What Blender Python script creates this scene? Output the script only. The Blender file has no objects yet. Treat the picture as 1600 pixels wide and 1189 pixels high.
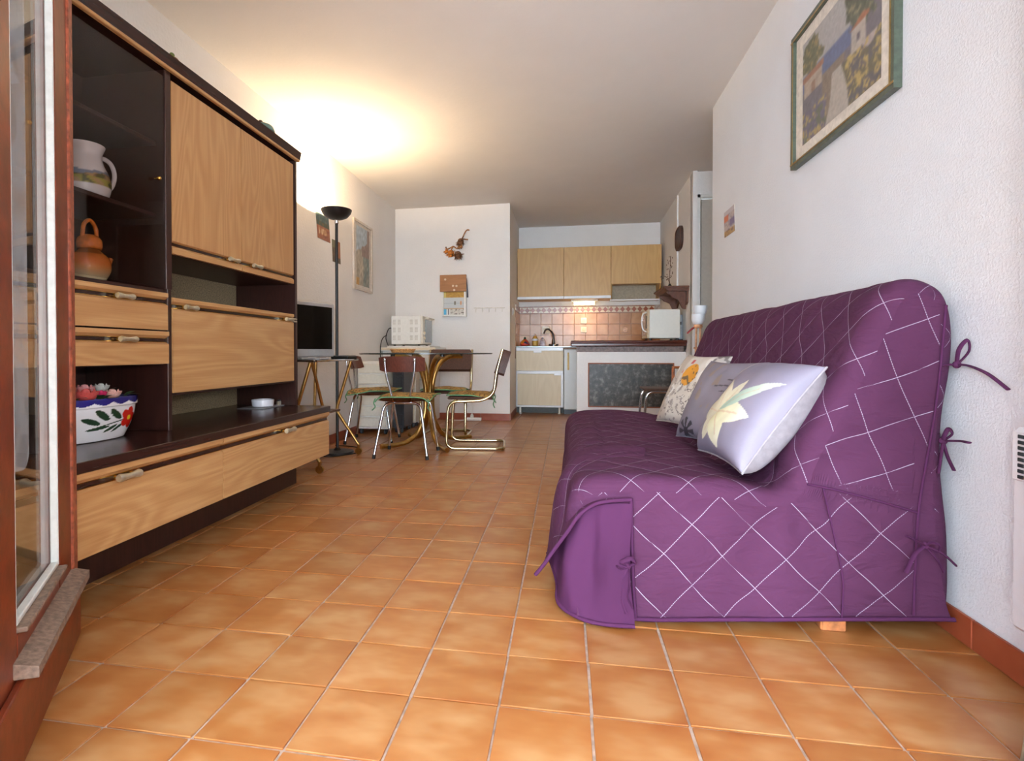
import bpy, math, random
from mathutils import Matrix, Vector, noise as mnoise
random.seed(7)
C = bpy.context.scene.collection
S = bpy.context.scene
PI = math.pi

# ------------------------------------------------------------------ camera
CAM_H = 0.776
cam_data = bpy.data.cameras.new('camera')
cam = bpy.data.objects.new('camera', cam_data)
C.objects.link(cam)
yaw, pitch, roll = -0.1670, -0.0129, -0.0011
fw = Vector((math.sin(yaw)*math.cos(pitch), math.cos(yaw)*math.cos(pitch), math.sin(pitch)))
rt = Vector((math.cos(yaw), -math.sin(yaw), 0))
up = rt.cross(fw)
r2 = rt*math.cos(roll)+up*math.sin(roll)
u2 = up*math.cos(roll)-rt*math.sin(roll)
cam.matrix_world = Matrix(((r2.x, u2.x, -fw.x, 0), (r2.y, u2.y, -fw.y, 0), (r2.z, u2.z, -fw.z, CAM_H), (0, 0, 0, 1)))
cam_data.sensor_fit = 'HORIZONTAL'
cam_data.sensor_width = 36.0
cam_data.lens = 36.0*843.96/1600.0
cam_data.shift_x = 58.11/1600.0
cam_data.shift_y = -33.13/1600.0
cam_data.clip_start = 0.02
S.camera = cam

# ------------------------------------------------------------------ world, light, exposure
S.view_settings.view_transform = 'Standard'
S.view_settings.look = 'None'
S.view_settings.exposure = 0.07
S.view_settings.gamma = 1.0
S.view_settings.use_curve_mapping = False
SKY_STRENGTH = 20.0
LAMP_W = 62.0
TUBE_W = 2.4
world = bpy.data.worlds.new('daylight')
S.world = world
world.use_nodes = True
wn = world.node_tree
wn.nodes.clear()
wo = wn.nodes.new('ShaderNodeOutputWorld')
wb = wn.nodes.new('ShaderNodeBackground')
wb.inputs['Color'].default_value = (0.72, 0.86, 1.0, 1)
wb.inputs['Strength'].default_value = SKY_STRENGTH
wn.links.new(wb.outputs[0], wo.inputs[0])

def light(name, kind, loc, energy, color, **kw):
    d = bpy.data.lights.new(name, kind)
    d.energy = energy
    d.color = color
    for k, v in kw.items():
        setattr(d, k, v)
    o = bpy.data.objects.new(name, d)
    o.location = loc
    C.objects.link(o)
    return o

# the photographer's flash, just right of the lens
FLASH_W = 9.0
light('camera_flash', 'AREA', (0.13, -0.03, 0.92), FLASH_W, (1.0, 0.98, 0.95), shape='DISK', size=0.06)
bpy.data.objects['camera_flash'].rotation_euler = (math.radians(88), 0, math.radians(10))

# ------------------------------------------------------------------ colour and materials
def lin(c):
    def f(v):
        v /= 255.0
        return v/12.92 if v <= 0.04045 else ((v+0.055)/1.055)**2.4
    return (f(c[0]), f(c[1]), f(c[2]), 1.0)

class NT:
    """small helper for building node materials"""
    def __init__(self, name):
        self.m = bpy.data.materials.new(name)
        self.m.use_nodes = True
        self.t = self.m.node_tree
        self.t.nodes.clear()
        self.out = self.n('ShaderNodeOutputMaterial')
        self._tc = None
    def n(self, kind, **kw):
        nd = self.t.nodes.new(kind)
        for k, v in kw.items():
            if k.startswith('i_'):
                nd.inputs[k[2:].replace('_', ' ')].default_value = v
            else:
                setattr(nd, k, v)
        return nd
    def l(self, a, b):
        self.t.links.new(a, b)
    def tc(self):
        if not self._tc:
            self._tc = self.n('ShaderNodeTexCoord')
        return self._tc
    def mapping(self, scale=(1, 1, 1), rot=(0, 0, 0), src='Object', offset_random=0.0):
        mp = self.n('ShaderNodeMapping')
        mp.inputs['Scale'].default_value = scale
        mp.inputs['Rotation'].default_value = rot
        self.l(self.tc().outputs[src], mp.inputs['Vector'])
        if offset_random:
            oi = self.n('ShaderNodeObjectInfo')
            mu = self.n('ShaderNodeMath', operation='MULTIPLY')
            mu.inputs[1].default_value = offset_random
            self.l(oi.outputs['Random'], mu.inputs[0])
            cb = self.n('ShaderNodeCombineXYZ')
            for i in range(3):
                self.l(mu.outputs[0], cb.inputs[i])
            self.l(cb.outputs[0], mp.inputs['Location'])
        return mp.outputs[0]
    def noise(self, vec, scale, detail=3, rough=0.55, dist=0.0):
        nd = self.n('ShaderNodeTexNoise')
        nd.inputs['Scale'].default_value = scale
        nd.inputs['Detail'].default_value = detail
        nd.inputs['Roughness'].default_value = rough
        nd.inputs['Distortion'].default_value = dist
        self.l(vec, nd.inputs['Vector'])
        return nd.outputs['Fac']
    def ramp(self, fac, stops):
        r = self.n('ShaderNodeValToRGB')
        e = r.color_ramp.elements
        while len(e) < len(stops):
            e.new(0.5)
        for el, (p, c) in zip(e, stops):
            el.position = p
            el.color = c if len(c) == 4 else lin(c)
        self.l(fac, r.inputs[0])
        return r.outputs[0]
    def mix(self, fac, a, b, blend='MIX'):
        m = self.n('ShaderNodeMix', data_type='RGBA', blend_type=blend)
        for sock, v in ((m.inputs[0], fac), (m.inputs[6], a), (m.inputs[7], b)):
            if hasattr(v, 'links') or hasattr(v, 'is_linked'):
                self.l(v, sock)
            else:
                sock.default_value = v
        return m.outputs[2]
    def math(self, op, a, b=None):
        m = self.n('ShaderNodeMath', operation=op)
        for i, v in enumerate((a, b)):
            if v is None:
                continue
            if hasattr(v, 'is_linked'):
                self.l(v, m.inputs[i])
            else:
                m.inputs[i].default_value = v
        return m.outputs[0]
    def bump(self, h, strength=0.3, dist=0.002):
        b = self.n('ShaderNodeBump')
        b.inputs['Strength'].default_value = strength
        b.inputs['Distance'].default_value = dist
        self.l(h, b.inputs['Height'])
        return b.outputs[0]
    def pbsdf(self, color, rough=0.5, metal=0.0, normal=None, **kw):
        p = self.n('ShaderNodeBsdfPrincipled')
        if hasattr(color, 'is_linked'):
            self.l(color, p.inputs['Base Color'])
        else:
            p.inputs['Base Color'].default_value = color if len(color) == 4 else lin(color)
        if hasattr(rough, 'is_linked'):
            self.l(rough, p.inputs['Roughness'])
        else:
            p.inputs['Roughness'].default_value = rough
        p.inputs['Metallic'].default_value = metal
        if normal is not None:
            self.l(normal, p.inputs['Normal'])
        for k, v in kw.items():
            p.inputs[k.replace('_', ' ')].default_value = v
        self.l(p.outputs[0], self.out.inputs[0])
        return p

def plain(name, c, rough=0.5, metal=0.0, grain=0.03, bump=0.0, scale=40.0, **kw):
    """colour with a faint procedural mottling"""
    t = NT(name)
    v = t.mapping()
    f = t.noise(v, scale, 3)
    k0 = tuple(max(0, x*(1-grain*2)) for x in c)
    k1 = tuple(min(255, x*(1+grain*2)) for x in c)
    col = t.ramp(f, [(0.3, k0), (0.7, k1)])
    nrm = t.bump(t.noise(v, scale*3, 4), bump, 0.002) if bump else None
    t.pbsdf(col, rough, metal, nrm, **kw)
    return t.m

def plaster(name, c, bump=0.5, scale=55.0, dist=0.004):
    t = NT(name)
    v = t.mapping()
    f = t.noise(v, 3.0, 2)
    col = t.ramp(f, [(0.3, tuple(x*0.985 for x in c)), (0.7, c)])
    h = t.noise(v, scale, 3, 0.5)
    h2 = t.ramp(h, [(0.42, (0, 0, 0, 1)), (0.62, (1, 1, 1, 1))])
    t.pbsdf(col, 0.85, 0, t.bump(h2, bump, dist))
    return t.m

def wood(name, dark, light, axis='Y', rough=0.42, k=1.0, fig=0.6):
    """veneer: long flame figure along the grain axis"""
    t = NT(name)
    sc = {'X': (0.16, 1, 1), 'Y': (1, 0.16, 1), 'Z': (1, 1, 0.16)}[axis]
    v = t.mapping(scale=sc, offset_random=9.0)
    w = t.n('ShaderNodeTexNoise')
    w.inputs['Scale'].default_value = 4.2*k
    w.inputs['Detail'].default_value = 1.0
    w.inputs['Distortion'].default_value = 0.5
    t.l(v, w.inputs['Vector'])
    rings = t.math('SINE', t.math('MULTIPLY', w.outputs['Fac'], 150.0*fig))
    rings = t.math('MULTIPLY_ADD', rings, 0.5)
    rings.node.inputs[2].default_value = 0.5
    fine_sc = {'X': (2, 90, 90), 'Y': (90, 2, 90), 'Z': (90, 90, 2)}[axis]
    fv = t.mapping(scale=fine_sc)
    fine = t.noise(fv, 2.0, 3)
    f = t.math('ADD', t.math('MULTIPLY', rings, 0.30), t.math('MULTIPLY', fine, 0.75))
    col = t.ramp(f, [(0.12, dark), (0.5, tuple((a+b)/2 for a, b in zip(dark, light))), (0.85, light)])
    t.pbsdf(col, rough, 0, t.bump(f, 0.05, 0.001))
    return t.m

def attr_mat(name, rough=0.7, bump=0.0, attr='paint', scale=120):
    t = NT(name)
    a = t.n('ShaderNodeAttribute', attribute_name=attr)
    nrm = None
    if bump:
        nrm = t.bump(t.noise(t.mapping(), scale, 3), bump, 0.002)
    t.pbsdf(a.outputs['Color'], rough, 0, nrm)
    return t.m

def glass(name, tint=(1, 1, 1), ior=1.5, rough=0.0):
    t = NT(name)
    tr = t.n('ShaderNodeBsdfTransparent')
    tr.inputs[0].default_value = (*tint, 1)
    gl = t.n('ShaderNodeBsdfGlossy')
    gl.inputs['Roughness'].default_value = rough
    lw = t.n('ShaderNodeLayerWeight')
    lw.inputs['Blend'].default_value = 0.5
    f0 = ((ior-1)/(ior+1))**2
    p5 = t.math('POWER', lw.outputs['Facing'], 5.0)
    fr = t.n('ShaderNodeMath', operation='MULTIPLY_ADD')
    t.l(p5, fr.inputs[0])
    fr.inputs[1].default_value = 1-f0
    fr.inputs[2].default_value = f0
    mx = t.n('ShaderNodeMixShader')
    t.l(fr.outputs[0], mx.inputs[0])
    t.l(tr.outputs[0], mx.inputs[1])
    t.l(gl.outputs[0], mx.inputs[2])
    t.l(mx.outputs[0], t.out.inputs[0])
    return t.m

def emit(name, c, strength):
    t = NT(name)
    e = t.n('ShaderNodeEmission')
    e.inputs[0].default_value = lin(c)
    e.inputs[1].default_value = strength
    t.l(e.outputs[0], t.out.inputs[0])
    return t.m

# ------------------------------------------------------------------ mesh builder
class MB:
    def __init__(self):
        self.v, self.f, self.col, self.uv = [], [], None, None
        self.M = Matrix.Identity(4)
    def add(self, vs, fs):
        o = len(self.v)
        self.v += [tuple(self.M @ Vector(p)) for p in vs]
        self.f += [tuple(i+o for i in f) for f in fs]
        return self
    def box(self, x0, x1, y0, y1, z0, z1, b=0.0):
        x0, x1 = min(x0, x1), max(x0, x1)
        y0, y1 = min(y0, y1), max(y0, y1)
        z0, z1 = min(z0, z1), max(z0, z1)
        b = min(b, 0.45*min(x1-x0, y1-y0, z1-z0))
        if b <= 0:
            vs = [(x, y, z) for x in (x0, x1) for y in (y0, y1) for z in (z0, z1)]
            fs = [(0, 1, 3, 2), (4, 6, 7, 5), (0, 4, 5, 1), (2, 3, 7, 6), (0, 2, 6, 4), (1, 5, 7, 3)]
            return self.add(vs, fs)
        X, Y, Z = (x0, x1), (y0, y1), (z0, z1)
        vs, idx = [], {}
        for i in (0, 1):
            for j in (0, 1):
                for k in (0, 1):
                    sx, sy, sz = (b, -b)[i], (b, -b)[j], (b, -b)[k]
                    for a, p in enumerate(((X[i], Y[j]+sy, Z[k]+sz), (X[i]+sx, Y[j], Z[k]+sz), (X[i]+sx, Y[j]+sy, Z[k]))):
                        idx[(i, j, k, a)] = len(vs)
                        vs.append(p)
        g = idx
        fs = []
        for i in (0, 1):
            q = [g[(i, 0, 0, 0)], g[(i, 0, 1, 0)], g[(i, 1, 1, 0)], g[(i, 1, 0, 0)]]
            fs.append(q if i == 0 else q[::-1])
            q = [g[(0, i, 0, 1)], g[(1, i, 0, 1)], g[(1, i, 1, 1)], g[(0, i, 1, 1)]]
            fs.append(q if i == 0 else q[::-1])
            q = [g[(0, 0, i, 2)], g[(0, 1, i, 2)], g[(1, 1, i, 2)], g[(1, 0, i, 2)]]
            fs.append(q if i == 0 else q[::-1])
        for p in (0, 1):
            for q in (0, 1):
                fs.append((g[(p, q, 0, 0)], g[(p, q, 1, 0)], g[(p, q, 1, 1)], g[(p, q, 0, 1)]))
                fs.append((g[(p, 0, q, 0)], g[(p, 1, q, 0)], g[(p, 1, q, 2)], g[(p, 0, q, 2)]))
                fs.append((g[(0, p, q, 1)], g[(1, p, q, 1)], g[(1, p, q, 2)], g[(0, p, q, 2)]))
                for r in (0, 1):
                    fs.append((g[(p, q, r, 0)], g[(p, q, r, 1)], g[(p, q, r, 2)]))
        return self.add(vs, fs)
    def ring_surface(self, rings, closed_u=True, cap0=False, cap1=False):
        n = len(rings[0])
        vs = [p for r in rings for p in r]
        fs = []
        for a in range(len(rings)-1):
            for i in range(n if closed_u else n-1):
                j = (i+1) % n
                fs.append((a*n+i, a*n+j, (a+1)*n+j, (a+1)*n+i))
        if cap0:
            fs.append(tuple(range(n))[::-1])
        if cap1:
            fs.append(tuple((len(rings)-1)*n+i for i in range(n)))
        return self.add(vs, fs)
    def lathe(self, prof, n=24, c=(0, 0, 0), axis='Z', cap=True):
        rings = []
        for r, z in prof:
            ring = []
            for i in range(n):
                a = 2*PI*i/n
                x, y = r*math.cos(a), r*math.sin(a)
                p = {'Z': (x, y, z), 'Y': (y, z, x), 'X': (z, x, y)}[axis]
                ring.append((p[0]+c[0], p[1]+c[1], p[2]+c[2]))
            rings.append(ring)
        return self.ring_surface(rings, True, cap, cap)
    def cyl(self, p0, p1, r0, r1=None, n=12):
        return self.tube([p0, p1], [r0, r0 if r1 is None else r1], n)
    def tube(self, path, r, n=10, closed=False, flat=1.0):
        P = [Vector(p) for p in path]
        R = r if isinstance(r, (list, tuple)) else [r]*len(P)
        rings = []
        prev = None
        m = len(P)
        for i in range(m):
            if closed:
                d = P[(i+1) % m]-P[i-1]
            else:
                d = P[min(i+1, m-1)]-P[max(i-1, 0)]
            if d.length < 1e-9:
                d = Vector((0, 0, 1))
            d.normalize()
            if prev is None:
                a = Vector((0, 0, 1)) if abs(d.z) < 0.9 else Vector((1, 0, 0))
                u = d.cross(a).normalized()
            else:
                u = (prev - d*prev.dot(d)).normalized()
            prev = u
            w = d.cross(u)
            rings.append([tuple(P[i]+(u*math.cos(2*PI*k/n)+w*math.sin(2*PI*k/n)*flat)*R[i]) for k in range(n)])
        if closed:
            rings.append(rings[0])
            return self.ring_surface(rings, True)
        return self.ring_surface(rings, True, True, True)
    def prism(self, poly, axis, a, b):
        """poly: 2D points; axis X -> (y,z), Y -> (x,z), Z -> (x,y)"""
        def P(p, t):
            return {'X': (t, p[0], p[1]), 'Y': (p[0], t, p[1]), 'Z': (p[0], p[1], t)}[axis]
        n = len(poly)
        vs = [P(p, a) for p in poly]+[P(p, b) for p in poly]
        fs = [(i, (i+1) % n, n+(i+1) % n, n+i) for i in range(n)]
        fs += [tuple(range(n))[::-1], tuple(range(n, 2*n))]
        return self.add(vs, fs)
    def ball(self, c, r, nu=16, nv=10):
        rx, ry, rz = r if isinstance(r, (list, tuple)) else (r, r, r)
        rings = []
        for j in range(nv+1):
            t = PI*j/nv
            s = max(math.sin(t), 1e-3)
            rings.append([(c[0]+rx*s*math.cos(2*PI*i/nu), c[1]+ry*s*math.sin(2*PI*i/nu), c[2]-rz*math.cos(t)) for i in range(nu)])
        return self.ring_surface(rings, True, True, True)
    def grid(self, fn, nu, nv):
        vs = [tuple(fn(i/nu, j/nv)) for i in range(nu+1) for j in range(nv+1)]
        fs = [(i*(nv+1)+j, (i+1)*(nv+1)+j, (i+1)*(nv+1)+j+1, i*(nv+1)+j+1) for i in range(nu) for j in range(nv)]
        return self.add(vs, fs)

def spline(pts, n=8, closed=False):
    P = [Vector(p) for p in pts]
    out = []
    m = len(P)
    segs = m if closed else m-1
    for i in range(segs):
        if closed:
            a, b, c, d = P[i-1], P[i], P[(i+1) % m], P[(i+2) % m]
        else:
            a, b, c, d = P[max(i-1, 0)], P[i], P[i+1], P[min(i+2, m-1)]
        for k in range(n):
            t = k/n
            out.append(0.5*((2*b)+(c-a)*t+(2*a-5*b+4*c-d)*t*t+(3*b-a-3*c+d)*t**3))
    if not closed:
        out.append(P[-1])
    return [tuple(p) for p in out]

def fillet(pts, r, n=5):
    """polyline with rounded corners"""
    P = [Vector(p) for p in pts]
    out = [tuple(P[0])]
    for i in range(1, len(P)-1):
        a, b, c = P[i-1], P[i], P[i+1]
        rr = min(r, (a-b).length*0.49, (c-b).length*0.49)
        p0 = b+(a-b).normalized()*rr
        p2 = b+(c-b).normalized()*rr
        for k in range(n+1):
            t = k/n
            out.append(tuple(p0*(1-t)**2+b*2*t*(1-t)+p2*t*t))
    out.append(tuple(P[-1]))
    return out

def make_mesh(name, mb, mat, origin=(0, 0, 0), smooth=35):
    me = bpy.data.meshes.new(name)
    ox, oy, oz = origin
    me.from_pydata([(x-ox, y-oy, z-oz) for x, y, z in mb.v], [], mb.f)
    me.update()
    if smooth:
        me.polygons.foreach_set('use_smooth', [True]*len(me.polygons))
        me.set_sharp_from_angle(angle=math.radians(smooth))
    if mb.col is not None:
        at = me.color_attributes.new('paint', 'FLOAT_COLOR', 'POINT')
        for i, c in enumerate(mb.col):
            at.data[i].color = c
    if mb.uv is not None:
        ul = me.uv_layers.new(name='weave')
        for lp in me.loops:
            ul.data[lp.index].uv = mb.uv[lp.vertex_index]
    me.materials.append(mat)
    return me

def thing(name, label, cat, loc=(0, 0, 0), rz=0.0, group=None):
    o = bpy.data.objects.new(name, None)
    C.objects.link(o)
    o.empty_display_size = 0.1
    o.location = loc
    o.rotation_euler = (0, 0, rz)
    o['label'] = label
    o['category'] = cat
    if group:
        o['group'] = group
    return o

def root_of(o):
    while o.parent:
        o = o.parent
    return o

def part(name, mb, mat, parent, local=False, smooth=35, label=None, kind=None):
    """one mesh object under parent; coordinates are the room's unless local"""
    r = root_of(parent)
    me = make_mesh(name, mb, mat, (0, 0, 0) if local else tuple(r.location), smooth)
    o = bpy.data.objects.new(name, me)
    C.objects.link(o)
    o.parent = parent
    if label:
        o['label'] = label
    if kind:
        o['kind'] = kind
    return o

def solo(name, mb, mat, label, cat, group=None, smooth=35, origin=None):
    """a thing that is one mesh"""
    if origin is None:
        xs = [p[0] for p in mb.v]; ys = [p[1] for p in mb.v]; zs = [p[2] for p in mb.v]
        origin = ((min(xs)+max(xs))/2, (min(ys)+max(ys))/2, min(zs))
    me = make_mesh(name, mb, mat, origin, smooth)
    o = bpy.data.objects.new(name, me)
    o.location = origin
    C.objects.link(o)
    o['label'] = label
    o['category'] = cat
    if group:
        o['group'] = group
    return o

def struct(name, mb, mat, label, smooth=35):
    me = make_mesh(name, mb, mat, (0, 0, 0), smooth)
    o = bpy.data.objects.new(name, me)
    C.objects.link(o)
    o['kind'] = 'structure'
    o['label'] = label
    return o

def copy_tree(o, parent=None):
    c = o.copy()
    C.objects.link(c)
    c.parent = parent
    for ch in list(o.children):
        copy_tree(ch, c)
    return c

# ------------------------------------------------------------------ painting helper: flat print as vertex colours
def painted_panel(origin, eu, ev, nu, nv, paint):
    """flat print: grid spanned by eu, ev with colours from paint(u, v)"""
    mb = MB()
    o, eu, ev = Vector(origin), Vector(eu), Vector(ev)
    mb.grid(lambda u, v: o+eu*u+ev*v, nu, nv)
    mb.col = [lin(paint(i/nu, j/nv)) for i in range(nu+1) for j in range(nv+1)]
    return mb

def nz(x, y, s=0.0):
    return mnoise.noise(Vector((x, y, s)))

def blend(a, b, t):
    t = max(0.0, min(1.0, t))
    return tuple(p*(1-t)+q*t for p, q in zip(a, b))

# ================================================================== the room
M = {}
M['stucco'] = plaster('white_stucco', (231, 234, 240), 0.28, 140, 0.003)
M['wall'] = plaster('white_wall', (240, 236, 232), 0.25, 60, 0.003)
M['ceiling'] = plaster('ceiling_paint', (232, 227, 222), 0.12, 40, 0.002)
M['white'] = plain('white_paint', (236, 234, 228), 0.45, grain=0.008)
M['offwhite'] = plain('offwhite_enamel', (228, 222, 208), 0.4, grain=0.01)
M['grout'] = plain('floor_grout', (176, 156, 144), 0.9, grain=0.06, bump=0.2)
M['black'] = plain('black_plastic', (18, 18, 20), 0.4, grain=0.02)
M['darkgrey'] = plain('dark_grey_plastic', (62, 66, 72), 0.45, grain=0.03)

def tile_material(name, base, dark, light, rough=0.28, edge=False):
    t = NT(name)
    v = t.mapping(scale=(1, 1, 1), offset_random=20.0)
    f = t.noise(v, 7.0, 2, 0.5)
    v2 = t.mapping(scale=(1.0, 2.2, 1), rot=(0, 0, 0.5), offset_random=11.0)
    f2 = t.noise(v2, 9.0, 2, 0.5)
    f3 = t.math('ADD', t.math('MULTIPLY', f, 0.55), t.math('MULTIPLY', f2, 0.45))
    if edge:
        # glaze is redder towards the rim of each tile
        sx = t.n('ShaderNodeSeparateXYZ')
        t.l(t.tc().outputs['Object'], sx.inputs[0])
        ex = t.math('ABSOLUTE', t.math('SUBTRACT', t.math('MULTIPLY', sx.outputs['X'], 5.0), 0.5))
        ey = t.math('ABSOLUTE', t.math('SUBTRACT', t.math('MULTIPLY', sx.outputs['Y'], 5.0), 0.5))
        ee = t.math('POWER', t.math('MULTIPLY', t.math('MAXIMUM', ex, ey), 2.0), 3.0)
        f3 = t.math('SUBTRACT', f3, t.math('MULTIPLY', ee, 0.10))
    col = t.ramp(f3, [(0.25, dark), (0.45, base), (0.62, light)])
    oi = t.n('ShaderNodeObjectInfo')
    val = t.math('MULTIPLY_ADD', oi.outputs['Random'], 0.16)
    val.node.inputs[2].default_value = 0.92
    hs = t.n('ShaderNodeHueSaturation')
    t.l(val, hs.inputs['Value'])
    t.l(col, hs.inputs['Color'])
    rg = rough+0.02
    t.pbsdf(hs.outputs[0], rg, 0, t.bump(t.noise(v, 14, 3), 0.06, 0.002))
    return t.m
M['tile'] = tile_material('terracotta_floor_tile', (172, 113, 62), (159, 92, 42), (186, 138, 90), 0.28, True)
M['skirt'] = tile_material('terracotta_skirting_tile', (150, 70, 44), (134, 58, 34), (164, 84, 56), 0.3)
M['kitchen_tile'] = tile_material('kitchen_wall_tile', (182, 130, 86), (164, 110, 68), (198, 150, 106), 0.25)

XL, XR, YB = -1.97, 1.052, 6.1
YK, XKL, XKR, YH = 7.3, -0.625, 1.2, 5.5
YF = 0.62
# --- floor
floor = struct('floor', MB().box(-2.2, 3.0, -2.8, 7.4, -0.12, -0.004), M['grout'], 'tiled floor of square orange terracotta tiles with grey grout')
TS = 0.2
def tile_origin(i, j):
    return ((i-4.724)*TS, (j+4.8427)*TS)
tile_mb = MB().box(0.003, TS-0.003, 0.003, TS-0.003, -0.012, 0.0, 0.0008)
tile_me = make_mesh('floor_tile', tile_mb, M['tile'], (0, 0, 0), 0)
singles = []
rest = []
for j in range(-18, 33):
    for i in range(-6, 19):
        x, y = tile_origin(i, j)
        if x > 2.9 or y > 7.28:
            continue
        cx, cy = x+0.1, y+0.1
        seen = cy > 0.75 and cx < 1.1 and cx > -1.62 and not (cx > 0.2 and 1.8 < cy < 4.0)
        # left of the line of sight along the open door
        seen = seen and cx > -1.25*cy-0.1
        if seen and cy < 4.75:
            singles.append((cy, x, y))
        else:
            rest.append((x, y))
singles.sort()
for k, (cy, x, y) in enumerate(singles):
    if k >= 290:
        rest.append((x, y))
        continue
    o = bpy.data.objects.new('floor_tile', tile_me)
    o.location = (x+random.uniform(-1, 1)*0.0012, y+random.uniform(-1, 1)*0.0012, random.uniform(-0.0006, 0.0004))
    C.objects.link(o)
    o.parent = floor
far = MB()
for x, y in rest:
    far.box(x+0.003, x+TS-0.003, y+0.003, y+TS-0.003, -0.012, 0.0, 0.0008)
M['tile_far'] = tile_material('terracotta_floor_tile_far', (172, 109, 58), (162, 95, 46), (185, 131, 82), 0.28)
part('far_floor_tiles', far, M['tile_far'], floor, smooth=0, kind='stuff')

# --- ceiling (a little higher towards the right wall)
def ceil_z(x, y):
    a = max(0, min(1, (x-XL)/(XR-XL)))
    return 2.45+0.10*a*a*max(0, min(1, (YK-y)/3.0))
cm = MB()
cm.grid(lambda u, v: (-2.3+5.4*u, YF-0.2+(7.6-YF)*v, ceil_z(-2.3+5.4*u, YF-0.2+(7.6-YF)*v)), 27, 35)
cm.f = [f[::-1] for f in cm.f]
cm.box(-2.3, 3.1, YF-0.2, 7.4, 2.58, 2.7)
struct('ceiling', cm, M['ceiling'], 'plain off-white plaster ceiling lit by the uplighter', 60)

# --- walls
struct('wall_left', MB().box(XL-0.15, XL, YF-0.15, 6.3, -0.05, 2.62), M['wall'], 'white plaster wall behind the wall unit and the lamp')
struct('wall_back', MB().box(XL-0.15, XKL, YB, 7.45, -0.05, 2.62), M['wall'], 'white back wall with the dried flowers and little box')
struct('wall_right', MB().box(XR, XR+0.14, YF-0.15, 4.18, -0.05, 2.62), M['stucco'], 'white stuccoed wall behind the purple sofa')
struct('wall_kitchen', MB().box(XKL-0.02, XKR+0.1, YK, YK+0.15, -0.05, 2.62), M['wall'], 'white wall above the kitchen tiles')
w = MB().box(XKR, XKR+0.09, YH+0.03, YK+0.02, -0.05, 2.62)
struct('wall_kitchen_right', w, M['wall'], 'narrow side wall of the kitchen carrying the shelf')
w = MB().box(XKR, XKR+0.04, YH-0.03, YH+0.06, -0.05, 2.62)
w.box(XKR+0.04, 2.9, YH, YH+0.1, 2.29, 2.62)
w.box(2.0, 2.9, YH, YH+0.1, -0.05, 2.29)
struct('wall_hall', w, M['wall'], 'white wall around the hall door beside the kitchen')
struct('wall_hall_side', MB().box(2.8, 2.95, 3.9, YH+0.1, -0.05, 2.62), M['wall'], 'white side wall of the hall')
struct('wall_hall_front', MB().box(XR+0.1, 2.95, 4.05, 4.18, -0.05, 2.62), M['wall'], 'white front wall of the hall')
struct('trim_conduit', MB().cyl((XKR-0.008, 6.15, 1.45), (XKR-0.008, 6.15, 2.47), 0.011, n=8), M['wall'], 'thin white conduit running up the kitchen side wall')
# front wall with the wide opening to the balcony
OX0, OX1, OZ = -1.0, 0.98, 2.15
w = MB().box(XL-0.15, OX0, YF-0.2, YF, -0.05, 2.62)
w.box(OX1, XR+0.14, YF-0.2, YF, -0.05, 2.62)
w.box(OX0, OX1, YF-0.2, YF, OZ, 2.62)
struct('wall_front', w, M['wall'], 'white wall around the wide balcony opening')
struct('trim_sill', MB().box(OX0, OX1, YF-0.2, YF, -0.02, 0.012, 0.004), M['skirt'], 'low threshold of the balcony opening')

# unseen side walls and slab added outside the opening to shape the daylight
struct('wall_added_shade_left', MB().box(-2.25, -2.1, -2.8, YF-0.2, -0.1, 2.5), M['wall'], 'unseen white side wall added on the left to narrow the daylight')
struct('wall_added_shade_right', MB().box(1.3, 1.45, -2.8, YF-0.2, -0.1, 2.5), M['wall'], 'unseen white side wall added on the right to narrow the daylight')
struct('trim_added_shade_slab', MB().box(-2.2, 1.45, -2.8, YF-0.2, 2.2, 2.5), M['wall'], 'unseen slab added above the opening to cut steep sky light')  # added overhead to keep high sky light off the near floor
# --- hall door
hd = MB().box(XKR+0.075, 2.0, YH+0.03, YH+0.07, 0.005, 2.25, 0.002)
M['door_grey'] = plain('greige_door_paint', (196, 186, 172), 0.5, grain=0.01)
d2 = struct('door_2', hd, M['door_grey'], 'greige flush hall door beside the kitchen wall')
fr = MB().box(XKR+0.04, XKR+0.075, YH-0.012, YH+0.08, 0, 2.29, 0.003).box(XKR+0.04, 2.0, YH-0.012, YH+0.08, 2.255, 2.29, 0.003)
part('door_frame', fr, M['white'], d2)
part('door_handle', MB().tube(fillet([(1.36, YH+0.03, 1.0), (1.36, YH-0.02, 1.0), (1.47, YH-0.02, 1.0)], 0.01), 0.009), M['darkgrey'], d2)

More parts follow.
